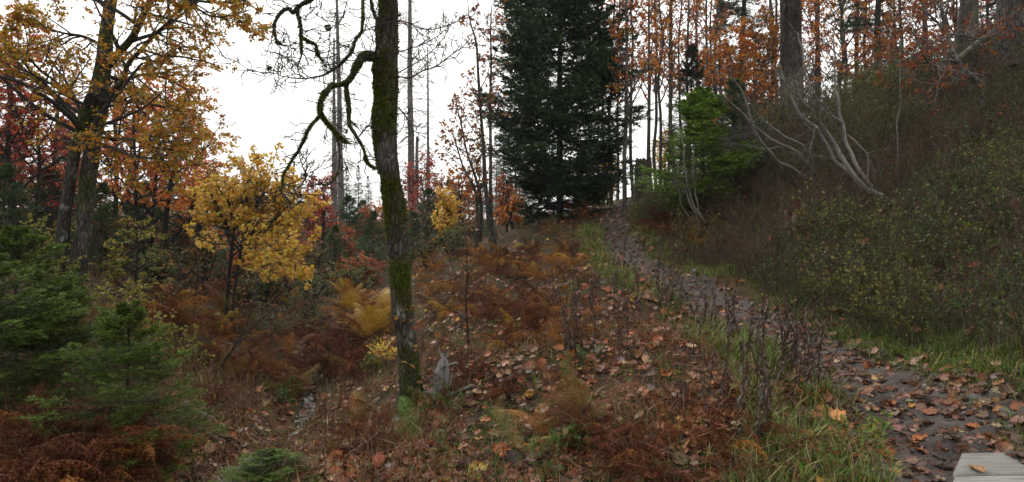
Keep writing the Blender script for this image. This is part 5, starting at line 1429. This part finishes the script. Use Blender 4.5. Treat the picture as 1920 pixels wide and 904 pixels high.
FM = {'green': leaf_mat("fern_green", .35, .5, .25, (.09, .17, .03), 14), 'yellow': leaf_mat("fern_yellow", .4, .5, .25, (.40, .25, .03), 14), 'gold': leaf_mat("fern_gold", .35, .55, .2, (.30, .13, .027), 14), 'pale': leaf_mat("fern_pale", .4, .5, .25, (.26, .25, .075), 14),
      'brown': leaf_mat("fern_brown", .3, .6, .15, (.14, .048, .021), 14), 'dark': leaf_mat("fern_dark_brown", .2, .7, .1, (.085, .030, .017), 14), 'olive': leaf_mat("fern_olive", .35, .55, .2, (.19, .13, .04), 14)}
rF = rng_(1450)
def fern(p, kind, size, nf, label, group=None, spread=1.0, az0=None):
    root = thing("fern", label, "fern", p, group, rF.random() * 6.28 if az0 is None else az0, size)
    dead = kind in ('brown', 'dark', 'gold', 'olive')
    for k in range(nf):
        me = (FB if dead and kind != 'olive' else FG)[rF.integers(4 if dead and kind != 'olive' else 3)]
        o = link("frond", me, root, (.03 * rF.standard_normal(), .03 * rF.standard_normal(), -.01), (rF.normal(0, .15), rF.normal(0, .22) * spread, k / nf * 6.283 + rF.normal(0, .3)), .75 + .4 * rF.random())
        o.material_slots[0].link = 'OBJECT'
        o.material_slots[0].material = FM[kind if rF.random() > .28 else {'brown': ('gold', 'dark', 'olive')[rF.integers(3)], 'dark': 'brown', 'gold': ('brown', 'yellow')[rF.integers(2)], 'yellow': 'gold', 'olive': ('gold', 'brown')[rF.integers(2)], 'green': 'olive', 'pale': 'olive'}[kind]]
    return root
def fern_patch(x0, x1, y0, y1, n, kinds, smin, smax, nf, place):
    nm = {'green': "green", 'yellow': "yellow", 'gold': "golden-brown", 'pale': "pale yellow-green", 'brown': "red-brown dead", 'dark': "dark brown withered", 'olive': "olive fading"}
    for k in range(n):
        px, py = rF.uniform(x0, x1), rF.uniform(y0, y1)
        p = hit(px, py)
        if abs(p[0] - stream_x(p[1])) < .5 and p[1] < 9: continue
        kd = kinds[rF.integers(len(kinds))]
        sz = smin + (smax - smin) * rF.random()
        fo = fern(p, kd, sz, max(3, int(nf + rF.normal(0, 1))), "x", "ferns " + place)
        reg(fo, "%s %s fern" % ("large" if sz > (smin + smax) / 2 else "small", nm[kd]), "fern", "ferns " + place, p)
fern_patch(-20, 240, 830, 960, 24, ['brown', 'brown', 'brown', 'dark'], .45, .75, 9, "in the lower left corner")
fern_patch(570, 700, 630, 710, 16, ['dark', 'dark', 'brown'], .6, .95, 8, "on the gully's right flank")
fern_patch(630, 735, 580, 645, 14, ['yellow', 'gold', 'gold'], .6, .9, 8, "left of the mossy trunk's middle")
fern_patch(780, 930, 480, 600, 26, ['gold', 'brown', 'brown', 'gold'], .5, .85, 7, "right of the mossy trunk's middle")
fern_patch(930, 1110, 470, 660, 34, ['brown', 'brown', 'dark', 'gold'], .45, .75, 7, "on the middle slope below the path")
fern_patch(1140, 1440, 780, 940, 14, ['brown', 'brown', 'brown', 'dark'], .38, .6, 7, "at the bottom edge, centre right")
fern_patch(980, 1130, 760, 860, 7, ['brown', 'dark', 'olive'], .35, .55, 6, "at the bottom edge, centre")
fern_patch(380, 560, 620, 770, 26, ['brown', 'olive', 'gold', 'brown'], .45, .65, 8, "between yellow maple and stream")
fern_patch(290, 580, 540, 640, 30, ['brown', 'gold', 'brown', 'olive'], .6, .95, 7, "around the yellow maple's foot")
fern_patch(1195, 1275, 400, 455, 9, ['brown', 'brown', 'dark'], .45, .7, 7, "right of the path's upper end")
fern_patch(790, 960, 650, 780, 9, ['brown', 'dark', 'brown'], .35, .6, 6, "around the splintered stump")
fern_patch(1290, 1360, 440, 480, 5, ['olive', 'gold', 'green'], .4, .6, 7, "under the bright young spruce")
fern_patch(620, 760, 780, 860, 8, ['dark', 'brown', 'olive'], .35, .55, 6, "in front of the mossy maple")
fern_patch(150, 330, 560, 640, 8, ['brown', 'olive', 'gold'], .5, .8, 7, "right of the beech's foot")
for (px, py, kd, sz, nf, lb) in [(692, 790, 'pale', .40, 3, "pale green fern left of the mossy maple's foot"), (788, 840, 'green', .46, 3, "bright green fern in front of the mossy maple's foot"), (1062, 720, 'green', .36, 4, "fresh green fern on the open slope"), (980, 860, 'pale', .42, 3, "pale yellow fern standing at the bottom edge"),
                               (850, 775, 'green', .34, 6, "small green fern right of the splintered stump"), (930, 790, 'green', .3, 4, "green fern between stump and pale fern"), (1100, 690, 'green', .30, 5, "small green fern right of the open slope's fern"), (770, 730, 'green', .3, 4, "small green fern behind the mossy maple's foot"),
                               (380, 820, 'green', .4, 5, "green fern by the grey rotten log"), (1000, 880, 'green', .3, 5, "low green fern at the very bottom beside pale fern"), (310, 880, 'green', .35, 5, "green fern at the bottom left of the seedling spruce"), (1345, 430, 'pale', .4, 4, "pale fern in the dark hollow by the spruce")]:
    fern(hit(px, py), kd, sz, nf, lb)

# --- dry flower stalks along the path
def stalk_mesh(seed):
    r = rng_(seed)
    P = shoots(np.array([[0, 0, -.03]]), np.array([[.08 * r.standard_normal(), .08 * r.standard_normal(), 1.]]), np.array([.62]), 9, .06, .03, r)
    mb = MB(); V, q = tubes(P, np.linspace(.006, .003, 9)[None], 5); mb.add(V, [(q, 0)], (.060, .034, .026))
    m2 = MB(); put_leaves(m2, P, 70, .05, [(3, (.060, .030, .020)), (2, (.095, .048, .028)), (2, (.035, .022, .017))], 'small', r, droop=1.6, t0=.22, off=.2, width=.38)
    return mb.mesh("dry_stem", [M_TWIG]), m2.mesh("dry_leaves", [M_LITTER], smooth=False)
ST = [stalk_mesh(1500 + k) for k in range(5)]
rS = rng_(1510)
def stalks():
    spots = []
    line = [(1195, 500), (1240, 525), (1290, 565), (1335, 600), (1385, 630), (1440, 655), (1500, 690), (1560, 730)]
    for k in range(64):
        t = rS.random() * (len(line) - 1.001); i = int(t); f = t - i
        px = line[i][0] * (1 - f) + line[i + 1][0] * f - 14 + rS.normal(0, 22); py = line[i][1] * (1 - f) + line[i + 1][1] * f + rS.normal(8, 12) + 12
        spots.append((px, py, "along the path's left edge" + (", lower end" if px > 1420 else ", upper end" if px < 1270 else ", middle")))
    for k in range(26):
        spots.append((rS.uniform(1040, 1200), rS.uniform(560, 700), "on the grassy slope below the path"))
    for k in range(16):
        spots.append((rS.uniform(1320, 1480), rS.uniform(720, 860), "near the bottom edge beside brown ferns"))
    for px, py, pl in spots:
        p = hit(px, py)
        if abs(path_side(np.array([p[0]]), np.array([p[1]]))[0]) < .95: continue
        s = .72 + .55 * rS.random()
        root = thing("dry_stalk", "x", "stalk", p, None, 0, s)
        reg(root, "%s dark dry flower stalk" % ("tall" if s > 1.0 else "short"), "stalk", "dry stalks " + pl, p)
        root.rotation_euler = (rS.normal(0, .12), rS.normal(-.05, .14), rS.random() * 6.28)
        a, b = ST[rS.integers(5)]
        link("stem", a, root); link("dry_leaves", b, root)
stalks()

# --- leafy herbs and small broadleaf shrubs
def herb(px, py, h, n, pal, label, seed, leaf=.05, kind='oval', rad=.25):
    r = rng_(seed); p = hit(px, py)
    root = thing("leafy_shrub", label, "shrub", p)
    b = np.zeros((n, 3)); b[:, :2] = .06 * r.standard_normal((n, 2)); b[:, 2] = -.03
    d = np.stack([.45 * r.standard_normal(n), .45 * r.standard_normal(n), np.ones(n)], 1)
    P = shoots(b, d, h * (.6 + .6 * r.random(n)), 7, .14, .0, r)
    mb = MB(); V, q = tubes(P, np.full((n, 7), .003) * np.linspace(1, .5, 7), 4); mb.add(V, [(q, 0)], (.07, .05, .04))
    Q, RR = branch_out(P, np.full((n, 7), .002), 5, .3, 1, .8, .4, 5, .15, .02, r)
    V, q = tubes(Q, RR, 3); mb.add(V, [(q, 0)], (.07, .05, .04))
    m2 = MB(); put_leaves(m2, Q, 6, leaf, pal, kind, r, droop=.1); put_leaves(m2, P, 5, leaf, pal, kind, r, droop=.1, t0=.3)
    link("stems", mb.mesh("stems", [M_TWIG]), root); link("foliage", m2.mesh("foliage", [M_LEAF], smooth=False), root)
PALEY = [(4, (.27, .24, .05)), (3, (.18, .2, .04)), (2, (.33, .26, .06))]
WILLOW = [(4, (.085, .105, .045)), (3, (.12, .135, .06)), (2, (.16, .13, .05))]
hl = [(265, 690, .75, 10, PALEY, "pale yellow leafy shrub behind the dark young spruce", .06), (320, 670, .7, 9, PALEY, "pale yellow-green shrub right of the young spruces", .055), (355, 700, .6, 9, PALEY, "small yellow-leaved shrub before the ferns", .055), (215, 600, .7, 9, PALEY, "pale yellow shrub at the beech's right foot", .06),
      (545, 650, 1.1, 16, WILLOW, "grey-green willow bush right of the yellow maple", .045), (575, 620, 1.0, 14, WILLOW, "second grey-green willow bush above the gully", .045), (500, 640, .9, 12, WILLOW, "low grey-green bush under the yellow maple", .045),
      (700, 700, .45, 9, [(3, (.10, .15, .04)), (2, (.25, .22, .04))], "green bramble left of the mossy trunk's base", .05), (725, 690, .4, 8, YELLOW, "yellow-leaved low shrub beside the mossy trunk's base", .05), (1130, 395, .6, 10, [(3, (.15, .17, .03)), (2, (.34, .26, .03))], "yellow-green shrub at the path's top left", .06), (1085, 420, .55, 9, [(3, (.30, .08, .02)), (2, (.12, .13, .03))], "small red-leaved shrub under the fir", .055),
      (1035, 445, .5, 9, [(3, (.22, .10, .03)), (2, (.12, .12, .03))], "small brownish shrub left of the fir's foot", .055), (560, 745, .3, 7, [(3, (.06, .12, .03)), (2, (.1, .16, .04))], "green leafy herb above the stream pool", .045), (530, 760, .28, 7, [(3, (.06, .12, .03)), (2, (.1, .16, .04))], "green leafy herb left of the stream pool", .045),
      (1070, 860, .25, 5, [(3, (.10, .17, .04)), (2, (.2, .22, .06))], "small green herb near the split board", .06), (90, 560, .8, 10, PALEY, "pale yellow shrub left of the beech's foot", .055), (40, 520, .9, 12, YGREEN, "yellow-green shrub at left edge behind the spruce", .055), (1640, 840, .22, 6, [(3, (.12, .2, .03)), (2, (.3, .3, .06))], "tiny yellow-green herb in the near grass", .04),
      (640, 560, .9, 12, RUST, "rusty shrub in the gully left of the mossy trunk", .05), (760, 520, .8, 12, WILLOW, "grey-green shrub right behind the mossy trunk", .045), (990, 470, .6, 10, [(3, (.12, .08, .03)), (2, (.08, .09, .03))], "olive shrub on the spur below the fir", .04), (850, 480, .7, 12, [(3, (.11, .075, .03)), (2, (.08, .08, .03))], "brown-green shrub on the spur's crest", .04), (810, 490, .7, 12, [(3, (.2, .13, .03)), (2, (.1, .1, .03))], "yellow-brown shrub at the spur's left end", .045),
      (940, 455, .7, 12, [(3, (.13, .07, .03)), (2, (.09, .09, .03))], "brown shrub at the feet of the thin orange stems", .04)]
for k, (px, py, h, n, pal, lb, lf) in enumerate(hl):
    herb(px, py, h, n, pal, lb, 1600 + k, lf)

# --- stones on the path
def stones():
    r = rng_(1700)
    meshes = []
    for k in range(6):
        u = np.linspace(0, np.pi, 9); v = np.linspace(0, 2 * np.pi, 12, endpoint=False)
        U, Vv = np.meshgrid(u, v, indexing='ij')
        p = np.stack([np.sin(U) * np.cos(Vv), np.sin(U) * np.sin(Vv) * (.6 + .3 * r.random()), np.cos(U) * (.38 + .2 * r.random())], -1)
        p *= (1 + .22 * vnoise(p * 1.7 + k * 9, k)[..., None] + .07 * vnoise(p * 5 + k, k)[..., None])
        i = np.arange(9 * 12).reshape(9, 12)
        q = np.stack([i[:-1], i[1:], np.roll(i[1:], -1, 1), np.roll(i[:-1], -1, 1)], -1).reshape(-1, 4)
        mb = MB(); mb.add(p.reshape(-1, 3), [(q, 0)], np.array((.115, .108, .100)) * (.8 + .4 * r.random())); meshes.append(mb.mesh("stone", [M_STONE]))
    fixed = [(1392, 572, 10, "flat grey stone at the path's left edge by stalks"), (1640, 703, 14, "large rounded grey stone in the middle of the path"), (1668, 676, 11, "light grey stone at the path's right edge"), (1835, 755, 18, "long half-buried stone near the boardwalk's far end"), (1760, 790, 9, "dark stone among leaves on the path"), (1745, 745, 9, "grey stone below the dark soil edge"), (1600, 655, 9, "grey stone under the pale forked root"), (1655, 665, 7, "small stone right of the pale root"), (1740, 705, 8, "small grey stone at the soil edge"), (1905, 700, 9, "stone at the frame's right edge in dark soil")]
    for px, py, w, lb in fixed:
        p = hit(px, py); s = w * p[1] / F
        tag(link("stone", meshes[r.integers(6)], None, (p[0], p[1], p[2] + s * .12), (r.normal(0, .15), r.normal(0, .15), r.random() * 6.28), s), lb, "stone", "stones on the path")
    for k in range(150):
        d = 3.3 * (15 / 3.3) ** r.random(); x = path_x(d) + path_hw(d) * r.uniform(-.85, .95)
        s = .016 + .042 * r.random() ** 2
        pl = "near the boardwalk" if d < 4.6 else "on the lower path" if d < 7.5 else "on the upper path"
        reg(link("stone", meshes[r.integers(6)], None, (x, d, Hs(x, d) + .015), (r.normal(0, .2), r.normal(0, .2), r.random() * 6.28), s), "small grey path stone", "stone", "small stones on the path, " + pl, (x, d, Hs(x, d)))
stones()
def gravel():
    x, y, z, r = scatter_path(8000, 2.6, 18, 1750, -1.0, 1.05)
    m = len(x)
    base = np.array([(1, 0, 0), (.3, .9, 0), (-.8, .6, 0), (-.8, -.7, 0), (.4, -.9, 0), (.1, .1, .62)])
    f = np.array([(0, 1, 5), (1, 2, 5), (2, 3, 5), (3, 4, 5), (4, 0, 5)])
    az = r.random(m) * 6.283; s = (.007 + .026 * r.random(m) ** 2.2)
    b = base[None] * (1 + .25 * r.standard_normal((m, 6, 3)))
    c, sn = np.cos(az)[:, None], np.sin(az)[:, None]
    V = np.stack([b[..., 0] * c - b[..., 1] * sn, b[..., 0] * sn + b[..., 1] * c, b[..., 2]], -1) * s[:, None, None] + np.stack([x, y, z + .012], 1)[:, None]
    mb = MB(); mb.add(V.reshape(-1, 3), [((f[None] + (np.arange(m) * 6)[:, None, None]).reshape(-1, 3), 0)], np.repeat(pick(r, [(3, (.12, .108, .1)), (3, (.085, .07, .06)), (1, (.2, .19, .18))], m, .2), 6, 0))
    tag(link("path_gravel", mb.mesh("path_gravel", [M_STONE], smooth=False)), "small broken stones scattered over the dirt path", "gravel", kind="stuff")
gravel()

# --- the damp air between the eye and the far trees
def haze():
    lo = np.array([-140., -45., -14.]); hi = np.array([140., 150., 26.])
    V = np.array([(a, b, c) for a in (lo[0], hi[0]) for b in (lo[1], hi[1]) for c in (lo[2], hi[2])])
    q = np.array([(0, 1, 3, 2), (4, 6, 7, 5), (0, 4, 5, 1), (2, 3, 7, 6), (0, 2, 6, 4), (1, 5, 7, 3)])
    m, nt, out = new_mat("damp_air")
    v = nd(nt, "ShaderNodeVolumePrincipled", Density=0.0005, Anisotropy=0.2)
    v.inputs["Color"].default_value = (.90, .94, 1.0, 1)
    nt.links.new(v.outputs[0], out.inputs["Volume"])
    mb = MB(); mb.add(V, [(q, 0)], (1, 1, 1))
    tag(link("haze", mb.mesh("haze", [m], smooth=False)), "thin damp haze in the air over the valley", "haze", kind="stuff")
haze()

# ------------------------------------------------------------------ labels that say which one
LM = [("the larger bare shrub", 1600, 320), ("the smaller bare shrub", 1470, 270), ("the rotten red-brown stump", 1490, 425), ("the bent pale sapling", 1800, 115), ("the thick grey spruce", 1895, 90), ("the tall brown snag", 1484, 190), ("the thin bare whip", 1684, 230),
      ("the bright young spruce", 1316, 340), ("the pale forked root", 1608, 643), ("the boardwalk", 1840, 880), ("the path's top end", 1160, 398), ("the mossy maple's foot", 772, 755), ("the pale splintered stump", 828, 710), ("the yellow maple's stems", 428, 620), ("the fallen pale log", 335, 535),
      ("the stream pool", 565, 800), ("the twin beech's foot", 125, 545), ("the huge fir's foot", 1056, 402), ("the thin orange stems' feet", 915, 475), ("the large rounded path stone", 1640, 703), ("the split board", 1050, 852), ("the dark young spruce", 225, 780), ("the tiny spruce seedling", 497, 870), ("the fresh green slope fern", 1062, 710), ("the long half-buried stone", 1835, 755), ("the flat grey stone", 1392, 572)]
ORD = ["nearest", "second nearest", "third nearest", "fourth nearest", "fifth nearest", "sixth nearest", "seventh nearest", "eighth nearest", "ninth nearest", "tenth nearest", "eleventh nearest", "twelfth nearest", "thirteenth nearest", "fourteenth nearest"] + ["%s nearest" % w for w in ("fifteenth", "sixteenth", "seventeenth", "eighteenth", "nineteenth", "twentieth", "twenty-first", "twenty-second", "twenty-third", "twenty-fourth", "twenty-fifth", "twenty-sixth", "twenty-seventh", "twenty-eighth", "twenty-ninth", "thirtieth")]
buckets = {}
for o, ph, px, py in REG:
    d = [(math.hypot(px - a, py - b), n, a, b) for n, a, b in LM]
    dd, n, a, b = min(d)
    ang = math.degrees(math.atan2(b - py, px - a)) % 360
    dr = ["right of", "up and right of", "above", "up and left of", "left of", "down and left of", "below", "down and right of"][int((ang + 22.5) // 45) % 8]
    buckets.setdefault((ph, dr, n), []).append((dd, o))
for (ph, dr, n), lst in buckets.items():
    lst.sort(key=lambda t: t[0])
    for k, (dd, o) in enumerate(lst):
        o["label"] = "%s %s %s" % (ph, dr, n) if len(lst) == 1 else "%s %s %s, %s" % (ph, dr, n, ORD[min(k, 29)])
for o in bpy.data.objects:
    if o.parent is not None and o.name.split('.')[0] in ("branches", "crown", "twigs", "boughs", "moss", "dry_leaves", "foliage", "upper_limbs", "last_leaves", "stems"):
        o["kind"] = "stuff"
